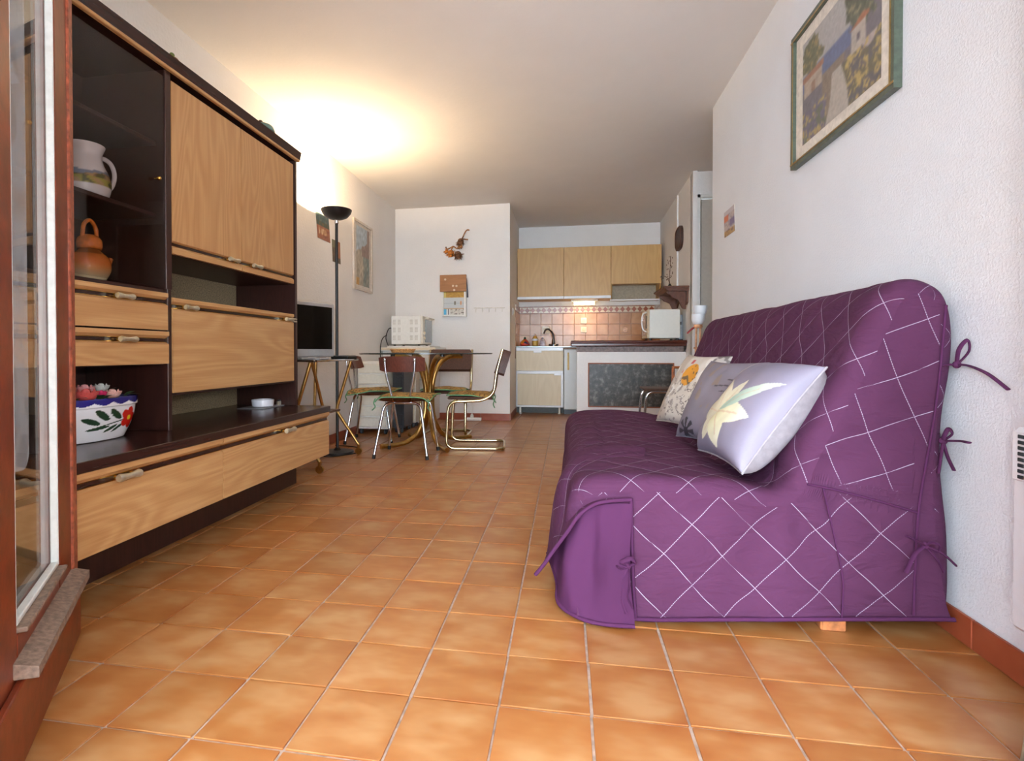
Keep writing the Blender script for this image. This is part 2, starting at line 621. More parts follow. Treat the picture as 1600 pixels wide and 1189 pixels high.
# --- skirting tiles
def skirting(name, p0, p1, nrm, label, h=0.078):
    """row of skirting tiles from p0 to p1, standing out along nrm"""
    p0, p1, nrm = Vector((*p0, 0)), Vector((*p1, 0)), Vector((*nrm, 0))
    L = (p1-p0).length
    d = (p1-p0)/L
    n = max(1, round(L/0.33))
    q = L/n
    base = MB()
    a = p0+nrm*0.004; b = p1+nrm*0.004
    base.add([(p0.x, p0.y, 0), (p1.x, p1.y, 0), (p1.x, p1.y, h-0.003), (p0.x, p0.y, h-0.003), (a.x, a.y, 0), (b.x, b.y, 0), (b.x, b.y, h-0.003), (a.x, a.y, h-0.003)],
             [(0, 1, 2, 3), (4, 7, 6, 5), (0, 4, 5, 1), (3, 2, 6, 7), (0, 3, 7, 4), (1, 5, 6, 2)])
    root = struct(name, base, M['grout'], label)
    mb = MB().box(0, q-0.003, 0.001, 0.011, 0, h, 0.002)
    me = make_mesh('skirting_tile', mb, M['skirt'], (0, 0, 0), 0)
    ang = math.atan2(d.y, d.x)
    left = Vector((-d.y, d.x, 0))
    for k in range(n):
        o = bpy.data.objects.new('skirting_tile', me)
        C.objects.link(o)
        o.parent = root
        if left.dot(nrm) > 0:
            pos, a = p0+d*(k*q), ang
        else:
            pos, a = p0+d*((k+1)*q), ang+PI
        o.location = (pos.x, pos.y, 0.0005)
        o.rotation_euler = (0, 0, a)
skirting('baseboard_right', (XR, YF), (XR, 4.18), (-1, 0), 'red terracotta skirting along the stuccoed right wall')
skirting('baseboard_left', (XL, 3.02), (XL, YB), (1, 0), 'red terracotta skirting along the left wall')
skirting('baseboard_back', (XL, YB), (XKL, YB), (0, -1), 'red terracotta skirting along the back wall')
skirting('baseboard_alcove', (XKL, YB), (XKL, 6.78), (1, 0), 'red terracotta skirting in the kitchen alcove')

# ================================================================== the open balcony door at the left
M['mahogany'] = plain('red_brown_stain', (116, 48, 26), 0.38, grain=0.07, bump=0.1, scale=25)
M['mahogany_worn'] = plain('worn_red_brown_stain', (150, 78, 54), 0.5, grain=0.12, bump=0.2, scale=60)
M['weathered'] = plain('weathered_ledge', (132, 112, 98), 0.75, grain=0.08, bump=0.3, scale=90)
M['bead'] = plain('white_glazing_seal', (220, 226, 224), 0.3, grain=0.02)
M['pane'] = glass('window_glass', (0.97, 0.985, 0.98), 1.55)
DA = Vector((-1.0146, 0.8510, 0))
DD = Vector((-0.5920, 0.8059, 0))
DN = Vector((0.8059, 0.5920, 0))      # towards the camera's side of the pane
DMAT = Matrix(((DD.x, DN.x, 0, DA.x), (DD.y, DN.y, 0, DA.y), (0, 0, 1, 0), (0, 0, 0, 1)))
S0, S1, DH = -0.2, 0.505, 2.12
PX0, PX1, PZ0, PZ1 = -0.004, 0.334, 0.262, 2.0
def dmb():
    m = MB(); m.M = DMAT
    return m
me = dmb().box(S0, PX0, -0.04, 0, 0.015, DH, 0.004)
door = struct('door_1', me, M['mahogany'], 'red-brown glazed balcony door standing open beside the wall unit')
part('stile', dmb().box(PX1, S1, -0.04, 0, 0.02, DH, 0.004), M['mahogany'], door)
part('stile_edge', dmb().box(S1-0.045, S1+0.004, -0.03, 0.006, 0.18, DH, 0.003), M['mahogany_worn'], door)
part('rail', dmb().box(PX0, PX1, -0.04, 0, PZ1, DH, 0.004), M['mahogany'], door)
part('bottom_rail', dmb().box(PX0, PX1, -0.04, 0, 0.02, PZ0-0.012, 0.004), M['mahogany'], door)
part('bottom_board', dmb().box(S0+0.004, S1-0.01, 0.0, 0.014, 0.016, 0.168, 0.003), M['mahogany'], door)
part('ledge', dmb().box(PX0, PX1, -0.017, 0.016, PZ0-0.012, PZ0-0.002, 0.002), M['weathered'], door, label='grey weathered glazing ledge')
wb_ = dmb()
wa, wz = -0.03, 0.47
wb_.add([(wa, 0, 0.176), (wz, 0, 0.176), (wz, 0.038, 0.172), (wa, 0.038, 0.172),
         (wa, 0, 0.205), (wz, 0, 0.205), (wz, 0.038, 0.193), (wa, 0.038, 0.193)],
        [(0, 3, 2, 1), (4, 5, 6, 7), (0, 1, 5, 4), (3, 7, 6, 2), (0, 4, 7, 3), (1, 2, 6, 5)])
part('weather_bar', wb_, M['weathered'], door, label='grey weathered drip bar')
pn = dmb().box(PX0-0.005, PX1+0.005, -0.022, -0.018, PZ0-0.005, PZ1+0.005)
part('pane', pn, M['pane'], door, smooth=0)
for a_ in ((PX1-0.007, PX1, PZ0, PZ1), (PX0, PX0+0.005, PZ0, PZ1), (PX0+0.005, PX1-0.007, PZ0-0.001, PZ0+0.010)):
    part('glazing_bead', dmb().box(a_[0], a_[1], -0.0175, -0.001, a_[2], a_[3], 0.002), M['bead'], door, label='white glazing seal round the pane')
# frosted strip with an etched flower on the pane
t = NT('frosted_strip')
v = t.mapping()
fl = t.ramp(t.noise(v, 14, 3, 0.5, 1.2), [(0.42, (0, 0, 0, 1)), (0.56, (1, 1, 1, 1))])
tr = t.n('ShaderNodeBsdfTransparent'); df = t.n('ShaderNodeBsdfDiffuse'); df.inputs[0].default_value = lin((214, 226, 236))
mx = t.n('ShaderNodeMixShader')
am = t.math('MULTIPLY_ADD', fl, 0.12); am.node.inputs[2].default_value = 0.16
t.l(am, mx.inputs[0]); t.l(tr.outputs[0], mx.inputs[1]); t.l(df.outputs[0], mx.inputs[2]); t.l(mx.outputs[0], t.out.inputs[0])
M['frost'] = t.m
fs = dmb()
poly = [(0.004, 1.99), (0.004, 0.55)]
poly += [(0.12+0.04*math.sin(a), 0.575-0.04*math.cos(a)) for a in [k*PI/12 for k in range(0, 7)]]
poly += [(0.16, 1.99)]
fs.prism(poly, 'Y', -0.0175, -0.0165)
part('frosted_strip', fs, M['frost'], door, smooth=0, label='pale frosted strip with rounded foot on the glass')

# curtain hem at the right of the opening
t = NT('curtain_cloth')
v = t.mapping()
t.pbsdf(t.ramp(t.noise(v, 60, 3), [(0.3, (150, 146, 122)), (0.7, (176, 170, 146))]), 0.9, 0, t.bump(t.noise(v, 300, 2), 0.2, 0.001))
M['curtain'] = t.m
cu = MB()
def cfn(u, vv):
    z_ = 0.012+2.15*vv
    x = 0.748+0.19*u - 0.034*(1-u)*max(0, min(1, 1-(z_-0.08)/0.25))
    y = 0.985+0.025*math.sin(u*5*PI)+0.0*vv
    return (x, y, 0.012+2.15*vv)
cu.grid(cfn, 40, 44)
n0 = len(cu.v)
cu.grid(lambda u, vv: tuple(Vector(cfn(u, vv))+Vector((0, 0.003, 0))), 40, 44)
solo('curtain', cu, M['curtain'], 'beige curtain hanging at the right edge of the balcony opening', 'curtain', smooth=80)

# heater on the right wall
M['heater'] = plain('white_heater_enamel', (226, 228, 234), 0.4, grain=0.005)
hx = XR-0.075
ht = thing('wall_heater', 'white electric wall heater with a slotted grille beside the sofa', 'heater', (hx, 1.2, 0.165))
part('body', MB().box(hx, XR-0.002, 0.80, 1.378, 0.165, 0.61, 0.008), M['heater'], ht)
part('grille_plate', MB().box(hx-0.006, hx-0.0005, 0.82, 1.370, 0.495, 0.603, 0.003), M['heater'], ht)
M['slot'] = plain('dark_slot', (40, 48, 52), 0.6)
slot_me = None
for r in range(8):
    for c in range(22):
        y = 1.345-c*0.024
        z = 0.592-r*0.0125
        if slot_me is None:
            slot_me = make_mesh('grille_slot', MB().box(-0.0022, 0.0006, -0.008, 0.008, -0.004, 0.004, 0.001), M['slot'], (0, 0, 0), 0)
        if c < 8:
            o = bpy.data.objects.new('grille_slot', slot_me)
            C.objects.link(o); o.parent = ht
            o.location = (hx-0.006-hx, y-1.2, z-0.165)

# ================================================================== the wall unit
M['ash_h'] = wood('ash_veneer_lying', (178, 128, 78), (206, 163, 112), 'Y', 0.38, 1.0, 0.55)
M['ash_v'] = wood('ash_veneer_standing', (178, 128, 78), (204, 158, 108), 'Z', 0.38, 1.3, 0.5)
M['wenge'] = wood('dark_brown_veneer', (44, 24, 20), (62, 36, 30), 'Z', 0.35, 2.0, 0.5)
M['wenge_h'] = wood('dark_brown_veneer_lying', (44, 26, 22), (62, 38, 32), 'Y', 0.25, 2.0, 0.5)
M['hessian'] = plain('woven_brown_backing', (150, 132, 102), 0.9, grain=0.12, bump=0.4, scale=160)
M['pewter'] = plain('brushed_pewter', (202, 196, 176), 0.34, 0.75, grain=0.04)
M['brass'] = plain('polished_brass', (214, 170, 84), 0.2, 1.0, grain=0.02)
M['smoked'] = glass('smoked_glass', (0.84, 0.81, 0.79), 1.45)
XU, XLW = -1.575, -1.375       # front of the upper part, front of the low drawers
UY0, UY1, UY2, UY3 = 0.99, 1.43, 1.945, 2.985
ZC = 0.462
unit = thing('wall_unit', 'long wall unit in dark brown and light ash with drawers, flap and smoked glass door', 'wall unit', (-1.65, 2.0, 0))
XBK = XL+0.006
# carcass
def panel(name, *a, mat='wenge', parent=unit, **k):
    return part(name, MB().box(*a, 0.002), M[mat], parent, **k)
for y in (UY0, UY1, UY2, UY3):
    panel('side_panel', XBK, XU, y-0.011, y+0.011, ZC, 1.93)
panel('back_panel', XBK, XBK+0.008, UY0, UY2-0.012, ZC, 1.92)
panel('back_panel', XBK, XBK+0.008, UY2+0.012, UY3-0.012, ZC, 1.92, mat='hessian', label='woven brown back panel')
panel('top_board', XBK, XU+0.004, UY0-0.013, UY3+0.013, 1.905, 1.932, mat='wenge_h')
fa = MB().prism([(XU-0.015, 1.920), (XU+0.02, 1.912), (XU+0.03, 1.957), (XU-0.015, 1.957)], 'Y', UY0-0.013, UY3+0.014)
part('fascia', fa, M['wenge_h'], unit)
part('fascia_strip', MB().box(XU+0.004, XU+0.024, UY0-0.013, UY3+0.006, 1.900, 1.9135, 0.003), M['ash_h'], unit, label='light ash strip under the dark fascia')
# lower part
panel('countertop', XBK, XLW+0.006, UY0-0.012, UY3+0.012, ZC-0.034, ZC, mat='wenge_h')
panel('plinth', XBK+0.06, XU, UY0+0.02, UY3-0.01, 0.001, 0.17)
panel('lower_carcass', XBK, XLW-0.028, UY0-0.008, UY3+0.006, 0.172, ZC-0.036)
# fixed shelves
panel('shelf', XBK+0.01, XU-0.012, UY2+0.012, UY3-0.012, 1.175, 1.193)
panel('shelf', XBK+0.01, XU-0.012, UY2+0.012, UY3-0.012, 0.600, 0.616)
panel('shelf', XBK+0.01, XU-0.012, UY2+0.012, UY3-0.012, 0.985, 1.000)
for a, b in ((UY0, UY1), (UY1, UY2)):
    panel('shelf', XBK+0.01, XU-0.016, a+0.012, b-0.012, 0.728, 0.742)
    panel('shelf', XBK+0.01, XU-0.016, a+0.012, b-0.012, 1.016, 1.030)
    panel('shelf', XBK+0.01, XU-0.045, a+0.012, b-0.012, 1.318, 1.334)
    panel('shelf', XBK+0.01, XU-0.045, a+0.012, b-0.012, 1.605, 1.621)
# door stiles seen at the right end of the glass door
for y in (UY1, UY2):
    panel('post', XU-0.004, XU+0.004, y-0.022, y+0.011, 1.03, 1.9)

def bone_handle(parent, x, y, z, s=1.0):
    m = MB()
    prof = []
    for k in range(13):
        u = -1+2*k/12
        r = (0.0075+0.0055*abs(u)**1.6)*s
        if abs(u) > 0.9:
            r *= 0.72
        prof.append((r, u*0.038*s))
    m.lathe(prof, 14, (x+0.020*s, y, z), 'Y')
    h = part('handle', m, M['pewter'], parent, smooth=60, label='bone-shaped pewter handle')
    for e in (-1, 1):
        b = MB().cyl((x-0.004, y+e*0.026*s, z), (x+0.022*s, y+e*0.026*s, z), 0.0062*s, n=10)
        part('stand_off', b, M['brass'], h, smooth=50)

def ash_front(name, x, y0, y1, z0, z1, handles, low=False, vertical=False, s=1.0, parent=unit):
    """board with a finger channel and brass-edged rail at its top (or at its foot when low)"""
    g = M['ash_v'] if vertical else M['ash_h']
    y0 += 0.002; y1 -= 0.002
    m = MB()
    T = 0.018
    if not low:
        m.prism([(x-T, z0), (x, z0), (x, z1-0.050*s), (x-0.012, z1-0.042*s), (x-T, z1-0.042*s)], 'Y', y0, y1)
    else:
        m.prism([(x-T, z1), (x-T, z0+0.046), (x-0.012, z0+0.046), (x, z0+0.052), (x, z1)], 'Y', y0, y1)
    root = part(name, m, g, parent, smooth=20)
    r = MB()
    if not low:
        r.prism([(x-T, z1), (x-T, z1-0.027*s), (x-0.012, z1-0.027*s), (x+0.002, z1-0.016*s), (x+0.002, z1-0.002), (x, z1)], 'Y', y0, y1)
    else:
        r.prism([(x-T, z0), (x+0.002, z0), (x+0.002, z0+0.024), (x-0.012, z0+0.034), (x-T, z0+0.034)], 'Y', y0, y1)
    part('rail', r, M['ash_h'], root, smooth=20)
    zc = z1-0.0345*s if not low else z0+0.040
    part('channel', MB().box(x-T-0.002, x-0.013, y0, y1, zc-0.014*s, zc+0.014*s), M['wenge_h'], root, smooth=0)
    e = MB()
    e.box(x-0.0115, x-0.0095, y0, y1, zc+0.0065*s, zc+0.0085*s).box(x-0.0115, x-0.0095, y0, y1, zc-0.0085*s, zc-0.0065*s)
    part('brass_edge', e, M['brass'], root, smooth=0)
    for hy in handles:
        bone_handle(root, x-0.006, hy, zc, s)
    return root

# lower drawers, small drawers, flap, doors
ash_front('drawer', XLW, UY0-0.008, 1.992, 0.180, 0.428, [1.497], s=1.15)
ash_front('drawer', XLW, 1.994, UY3+0.006, 0.180, 0.428, [2.51], s=1.15)
for a, b in ((UY0, UY1), (UY1, UY2)):
    c = (a+b)/2+0.02
    ash_front('drawer', XU+0.002, a+0.012, b-0.010, 0.866, 1.014, [c])
    ash_front('drawer', XU+0.002, a+0.012, b-0.006, 0.732, 0.860, [c+0.012])
flap = ash_front('flap', XU+0.002, UY2+0.014, UY3-0.034, 0.612, 1.000, [2.055, 2.875])
for dz in (-0.008, 0.006):
    hg = MB().cyl((XU+0.006, UY3-0.052, 0.966+dz), (XU+0.006, UY3-0.012, 0.966+dz), 0.0045, n=8)
    part('flap_stay', hg, M['pewter'], flap)
ash_front('door', XU+0.002, UY2+0.014, 2.434, 1.178, 1.874, [2.358], low=True, vertical=True)
ash_front('door', XU+0.002, 2.436, UY3-0.034, 1.178, 1.874, [2.555], low=True, vertical=True)
for a, b in ((UY0, UY1), (UY1, UY2)):
    gd = part('glass_door', MB().box(XU-0.003, XU+0.002, a+0.014, b-0.026, 1.035, 1.872, 0.001), M['smoked'], unit, smooth=0, label='smoked glass door')
    kn = MB().lathe([(0.004, 0), (0.004, 0.008), (0.007, 0.012), (0.0085, 0.018), (0.006, 0.024), (0.002, 0.026)], 14, (XU+0.002, b-0.075, 1.452), 'X')
    part('knob', kn, M['brass'], gd, smooth=60, label='small brass knob')

# ------------------------------------------------------------------ things in and on the unit
M['glaze'] = plain('white_glaze', (232, 232, 238), 0.12, grain=0.01)
M['paint_gloss'] = attr_mat('painted_glaze', 0.12)
M['paint_matt'] = attr_mat('printed_paper', 0.6)

def lathe_painted(prof, n, c, paint, z0, z1):
    m = MB()
    m.lathe(prof, n, c)
    m.col = [lin(paint(math.atan2(p[1]-c[1], p[0]-c[0]), (p[2]-z0)/(z1-z0))) for p in m.v]
    return m

def dense(prof, k=6):
    return [(p[0], p[2]) for p in spline([(r, 0, z) for r, z in prof], k)]

# white jug with a landscape band
jx, jy, jz = -1.72, 1.708, 1.3345
jug = thing('jug', 'white glazed jug with a landscape band behind the smoked glass', 'jug', (jx, jy, jz))
def jug_paint(a, t):
    w = (232, 232, 238)
    if 0.22 < t < 0.50+0.03*math.sin(2*a):
        k = nz(a*3, t*9, 2.0)
        top = 0.42+0.04*math.sin(a*2+1)
        if t > top:
            return (132, 148, 176)
        if k > 0.16:
            return (96, 104, 66)
        if k < -0.18:
            return (186, 160, 118)
        return (170, 168, 86) if t < 0.36 else (150, 128, 104)
    return w
pr = dense([(0.045, 0), (0.066, 0.004), (0.078, 0.045), (0.074, 0.085), (0.055, 0.130), (0.050, 0.160), (0.060, 0.190), (0.057, 0.190), (0.045, 0.155)], 8)
part('body', lathe_painted(pr, 72, (jx, jy, jz), jug_paint, jz, jz+0.19), M['paint_gloss'], jug, smooth=60)
hn = spline([(jx-0.01, jy+0.052, jz+0.155), (jx-0.012, jy+0.085, jz+0.176), (jx-0.014, jy+0.125, jz+0.168), (jx-0.014, jy+0.142, jz+0.130), (jx-0.012, jy+0.125, jz+0.080), (jx-0.006, jy+0.078, jz+0.040)], 6)
part('handle', MB().tube(hn, 0.0085, 12), M['glaze'], jug, smooth=60)

# orange teapot
tx, ty, tz = -1.70, 1.70, 1.0305
tp = thing('teapot', 'orange and cream glazed teapot on the lowest shelf behind the smoked glass', 'teapot', (tx, ty, tz))
def tp_paint(a, t):
    return blend((214, 196, 160), (206, 112, 40), (t-0.15)/0.4) if t < 0.85 else (150, 84, 30)
pr = dense([(0.030, 0), (0.045, 0.004), (0.066, 0.045), (0.062, 0.085), (0.036, 0.115), (0.030, 0.12)], 8)
part('body', lathe_painted(pr, 48, (tx, ty, tz), tp_paint, tz, tz+0.12), M['paint_gloss'], tp, smooth=60)
M['orange_glaze'] = plain('orange_glaze', (200, 112, 44), 0.15, grain=0.1)
part('lid', MB().lathe(dense([(0.036, 0.120), (0.040, 0.13), (0.038, 0.155), (0.022, 0.170), (0.008, 0.174)], 5), 32, (tx, ty, tz)), M['orange_glaze'], tp, smooth=60)
part('spout', MB().tube(spline([(tx, ty+0.052, tz+0.045), (tx, ty+0.075, tz+0.07), (tx, ty+0.092, tz+0.10)], 6), [0.016-0.0006*k for k in range(13)], 14), M['orange_glaze'], tp, smooth=60)
part('handle', MB().tube(spline([(tx, ty-0.03, tz+0.15), (tx, ty-0.022, tz+0.205), (tx, ty+0.004, tz+0.225), (tx, ty+0.028, tz+0.20), (tx, ty+0.03, tz+0.155)], 8), 0.007, 12), M['orange_glaze'], tp, smooth=60)
# white plate leaning behind
solo('saucer', MB().lathe(dense([(0.002, 0), (0.045, 0.002), (0.07, 0.012), (0.068, 0.014), (0.04, 0.006), (0.002, 0.005)], 4), 40, (-1.86, 1.80, 1.0315)), M['glaze'], 'small white saucer lying at the back of the lowest glass shelf', 'saucer', smooth=60)
# greyish booklet standing at the back on two shelves
M['card'] = plain('grey_card', (150, 144, 132), 0.8)
for z, h, lab in ((1.622, 0.17, 'grey card standing at the back of the topmost glass shelf'), (1.0315, 0.16, 'grey card standing at the back of the lowest glass shelf')):
    b = MB().box(-1.945, -1.938, 1.66, 1.78, z, z+h, 0.001)
    solo('card', b, M['card'], lab, 'card', smooth=0)

# planter with painted flower
px_, py_, pz_ = -1.69, 1.712, ZC+0.001
pl = thing('planter', 'white ceramic planter with red painted flower and scalloped blue rim', 'planter', (px_, py_, pz_))
LX, LY = 0.10, 0.175
def planter_pt(a, r, z):
    k = 2.6
    c, s = math.cos(a), math.sin(a)
    return (px_+LX*r*math.copysign(abs(c)**(2/k), c), py_-0.03+LY*r*math.copysign(abs(s)**(2/k), s), pz_+z*0.86)
def in_ellipse(u, w, cu, cw, a, b, rot):
    du, dw = u-cu, w-cw
    c, s = math.cos(rot), math.sin(rot)
    x, y = du*c+dw*s, -du*s+dw*c
    return (x/a)**2+(y/b)**2 < 1
def planter_paint(p):
    x, y, z = p
    w = (z-pz_)/0.86
    u = (y-(py_-0.03))*1.12
    base = (234, 234, 238)
    if w > 0.150:
        sc = 0.156-0.011*abs(math.sin((u*38)))
        return (44, 40, 120) if w > sc+0.004 else base
    if x > px_-0.01:
        cu, cw = 0.098, 0.085
        r = math.hypot(u-cu, w-cw)
        if r < 0.011:
            return (232, 190, 40)
        ang = math.atan2(w-cw, u-cu)
        if r < 0.034+0.014*abs(math.cos(2.5*ang)):
            return (204, 34, 22)
        for (a, b, l, wd, rt) in ((0.022, 0.108, 0.036, 0.014, -0.62), (-0.040, 0.108, 0.038, 0.014, -0.6), (-0.085, 0.086, 0.040, 0.011, -0.35), (-0.05, 0.056, 0.05, 0.0065, 0.08), (0.005, 0.050, 0.034, 0.006, 0.4), (0.04, 0.050, 0.032, 0.006, 0.5)):
            if in_ellipse(u, w, a, b, l, wd, rt):
                return (38, 62, 44)
        if abs(w-(0.060+0.16*(u+0.06))) < 0.0024 and -0.06 < u < 0.06:
            return (38, 62, 44)
    return base
m = MB()
prof = [(0.62, 0), (0.70, 0.003)]+[(0.70+0.25*math.sin(t*PI/2), 0.003+0.137*t) for t in [k/56 for k in range(1, 57)]]+[(0.985, 0.141), (1.0, 0.144)]+[(1.0, 0.144+0.030*k/10) for k in range(1, 11)]+[(0.985, 0.177), (0.95, 0.174), (0.93, 0.12), (0.05, 0.115)]
NP = 340
m.ring_surface([[planter_pt(2*PI*i/NP, r, z) for i in range(NP)] for r, z in prof], True, True, True)
m.col = [lin(planter_paint(p)) for p in m.v]
part('bowl', m, M['paint_gloss'], pl, smooth=60)
part('soil', MB().ring_surface([[planter_pt(2*PI*i/40, r, z) for i in range(40)] for r, z in ((0.925, 0.13), (0.05, 0.14))], True, False, True), plain('moss', (52, 62, 34), 0.95, grain=0.2, bump=0.5), pl)

M['leafgreen'] = plain('leaf_green', (56, 84, 46), 0.6, grain=0.15)
def rose(name, c, r, col, label, seed=0):
    t = thing(name, label, 'flower', c, 0, 'cloth flowers in the white planter')
    rr = random.Random(seed)
    mat = plain(name+'_petal_%d' % seed, col, 0.7, grain=0.08)
    for ring, (n, rad, top) in enumerate(((5, 1.0, 0.62), (4, 0.74, 0.74), (3, 0.46, 0.86))):
        for k in range(n):
            a = 2*PI*k/n+ring*0.6+rr.random()*0.3
            m = MB()
            def fn(u, v, a=a, rad=rad, top=top):
                s = (u-0.5)*2
                az = a+s*0.85*(1-0.35*v)
                pol = PI*(0.98-(0.98-(1-top)*1.2)*v)
                q = rad*r*(1+0.16*max(0, v-0.72)*4*(0.7 if ring else 1.0))*(1-0.10*s*s*v)
                return (c[0]+q*math.sin(pol)*math.cos(az), c[1]+q*math.sin(pol)*math.sin(az), c[2]+r*0.75+q*0.85*math.cos(pol)-0.05*r*s*s)
            m.grid(fn, 6, 6)
            part('petal', m, mat, t, smooth=80)
    part('stem', MB().tube([(c[0], c[1], c[2]+0.005), (c[0], c[1], pz_+0.122)], 0.003, 6), M['leafgreen'], t)
    return t
M['leafgreen'] = plain('leaf_green', (56, 84, 46), 0.6, grain=0.15)
zt = pz_+0.158
rose('rose', (px_+0.045, py_-0.085, zt-0.012), 0.036, (206, 84, 80), 'coral red cloth rose at the front of the planter', 1)
rose('rose', (px_-0.02, py_-0.028, zt+0.006), 0.030, (224, 150, 150), 'pale pink cloth rose behind the coral red one', 2)
rose('rose', (px_+0.04, py_-0.022, zt-0.004), 0.020, (206, 40, 96), 'small bright magenta cloth bud in the planter', 3)
rose('rose', (px_+0.035, py_+0.035, zt-0.012), 0.028, (232, 172, 160), 'salmon pink cloth rose at the right of the planter', 4)
rose('rose', (px_+0.03, py_-0.155, zt-0.014), 0.026, (120, 40, 40), 'dark red cloth rose at the left of the planter', 5)
rose('lily', (px_-0.03, py_+0.052, zt+0.01), 0.026, (206, 208, 204), 'white pointed cloth lily rising from the planter', 6)
rose('iris', (px_-0.03, py_-0.105, zt+0.05), 0.026, (160, 146, 190), 'lilac cloth iris standing tallest in the planter', 7)
lv = MB()
rr = random.Random(3)
for k in range(16):
    a0 = Vector((px_+rr.uniform(-0.05, 0.07), py_-0.03+rr.uniform(-0.15, 0.14), pz_+0.15))
    d = Vector((rr.uniform(-0.4, 1), rr.uniform(-1, 1), 0.5)).normalized()
    s = d.cross(Vector((0, 0, 1))).normalized()
    L = rr.uniform(0.04, 0.075)
    lv.grid(lambda u, v: a0+d*L*v+s*(u-0.5)*0.028*math.sin(PI*(0.08+0.9*v))+Vector((0, 0, -0.02*v*v)), 2, 4)
part('leaves', lv, M['leafgreen'], pl, smooth=80, kind='stuff')

# coaster beside planter
solo('coaster', MB().box(-1.87, -1.80, 1.85, 1.93, ZC+0.0005, ZC+0.006, 0.002), plain('grey_green_cork', (70, 74, 66), 0.8), 'flat grey coaster on the dark countertop beside the planter', 'coaster')
# white dish on a silver tray
tr_ = MB().box(-1.80, -1.64, 2.73, 2.96, ZC+0.0008, ZC+0.005, 0.002)
solo('tray', tr_, plain('grey_tray', (156, 156, 158), 0.3, 0.3), 'thin grey tray at the right end of the countertop', 'tray')
dish = thing('ashtray', 'round white porcelain ashtray on the thin grey tray', 'ashtray', (-1.71, 2.845, ZC+0.0055))
part('bowl', MB().lathe([(0.045, 0), (0.058, 0.003), (0.062, 0.036), (0.060, 0.041), (0.052, 0.041), (0.048, 0.012), (0.001, 0.01)], 40, (-1.71, 2.845, ZC+0.0055)), M['glaze'], dish, smooth=40)
lt = thing('lighter', 'tiny grey lighter beside the white ashtray', 'lighter', (-1.66, 2.925, ZC+0.0055))
part('case', MB().box(-1.668, -1.652, 2.915, 2.945, ZC+0.0055, ZC+0.03, 0.003), M['pewter'], lt)
part('cap', MB().box(-1.667, -1.653, 2.917, 2.943, ZC+0.03, ZC+0.038, 0.002), M['black'], lt)

# ornaments on top of the unit
TOPZ = 1.958
o1 = thing('bird_figurine', 'brown and green bird figurine on the wall unit above the glass door', 'figurine', (-1.585, 2.0, TOPZ))
part('body', MB().ball((-1.585, 2.0, TOPZ+0.016), (0.012, 0.024, 0.016)), plain('bird_brown', (120, 80, 42), 0.4, grain=0.2), o1, smooth=60)
part('head', MB().ball((-1.585, 1.983, TOPZ+0.032), (0.009, 0.011, 0.009)), plain('bird_green', (104, 112, 40), 0.4), o1, smooth=60)
o2 = thing('glass_dome', 'grey-green glass dome ornament with a dark knob on the wall unit', 'ornament', (-1.60, 2.675, TOPZ))
part('dome', MB().lathe(dense([(0.06, 0), (0.062, 0.006), (0.052, 0.028), (0.025, 0.040), (0.004, 0.042)], 5), 32, (-1.60, 2.675, TOPZ)), plain('green_glass', (92, 118, 112), 0.15, grain=0.05), o2, smooth=60)
part('knob', MB().lathe([(0.004, 0.04), (0.008, 0.045), (0.012, 0.052), (0.008, 0.058), (0.001, 0.06)], 16, (-1.60, 2.655, TOPZ-0.008)), plain('dark_knob', (70, 44, 36), 0.25), o2, smooth=60)
o3 = thing('shell', 'pale shell ornament on the wall unit near its hidden left end', 'ornament', (-1.60, 1.665, TOPZ))
part('shell', MB().ball((-1.60, 1.66, TOPZ+0.016), (0.022, 0.045, 0.016)), plain('shell_cream', (190, 180, 160), 0.4, grain=0.1), o3, smooth=60)
part('lip', MB().ball((-1.60, 1.70, TOPZ+0.010), (0.014, 0.014, 0.010)), plain('shell_pink', (150, 100, 84), 0.4), o3, smooth=60)

# ================================================================== lamp, television corner
M['chrome'] = plain('chrome', (206, 206, 210), 0.12, 1.0, grain=0.01)
M['brass_dull'] = plain('dull_brass', (190, 150, 88), 0.28, 1.0, grain=0.04)
M['brass_bright'] = plain('bright_brass', (206, 188, 148), 0.16, 1.0, grain=0.02)
M['iron'] = plain('black_lacquer', (26, 24, 24), 0.35, grain=0.02)
LXP, LYP = -1.735, 3.92
lamp = thing('floor_lamp', 'black torchiere floor lamp shining at the ceiling behind the television', 'lamp', (LXP, LYP, 0))
part('base', MB().lathe([(0.12, 0.001), (0.125, 0.006), (0.12, 0.018), (0.03, 0.026), (0.016, 0.045)], 36, (LXP, LYP, 0)), M['iron'], lamp, smooth=40)
part('pole', MB().cyl((LXP, LYP, 0.03), (LXP, LYP, 1.792), 0.0115, n=14), M['iron'], lamp)
part('collar', MB().lathe([(0.013, 1.762), (0.016, 1.767), (0.016, 1.79), (0.011, 1.795)], 16, (LXP, LYP, 0)), M['chrome'], lamp)
bowl = [(0.012, 1.792), (0.05, 1.798), (0.085, 1.815), (0.108, 1.842), (0.117, 1.868), (0.114, 1.868), (0.104, 1.843), (0.08, 1.818), (0.045, 1.803), (0.01, 1.798)]
part('shade', MB().lathe(bowl, 40, (LXP, LYP, 0)), M['iron'], lamp, smooth=40)
bulb = part('bulb', MB().cyl((LXP-0.035, LYP, 1.832), (LXP+0.035, LYP, 1.832), 0.006, n=10), emit('halogen', (255, 214, 150), 60.0), lamp)
lo = light('uplighter_glow', 'POINT', (LXP, LYP, 1.845), LAMP_W, (1.0, 0.74, 0.44), shadow_soft_size=0.012)
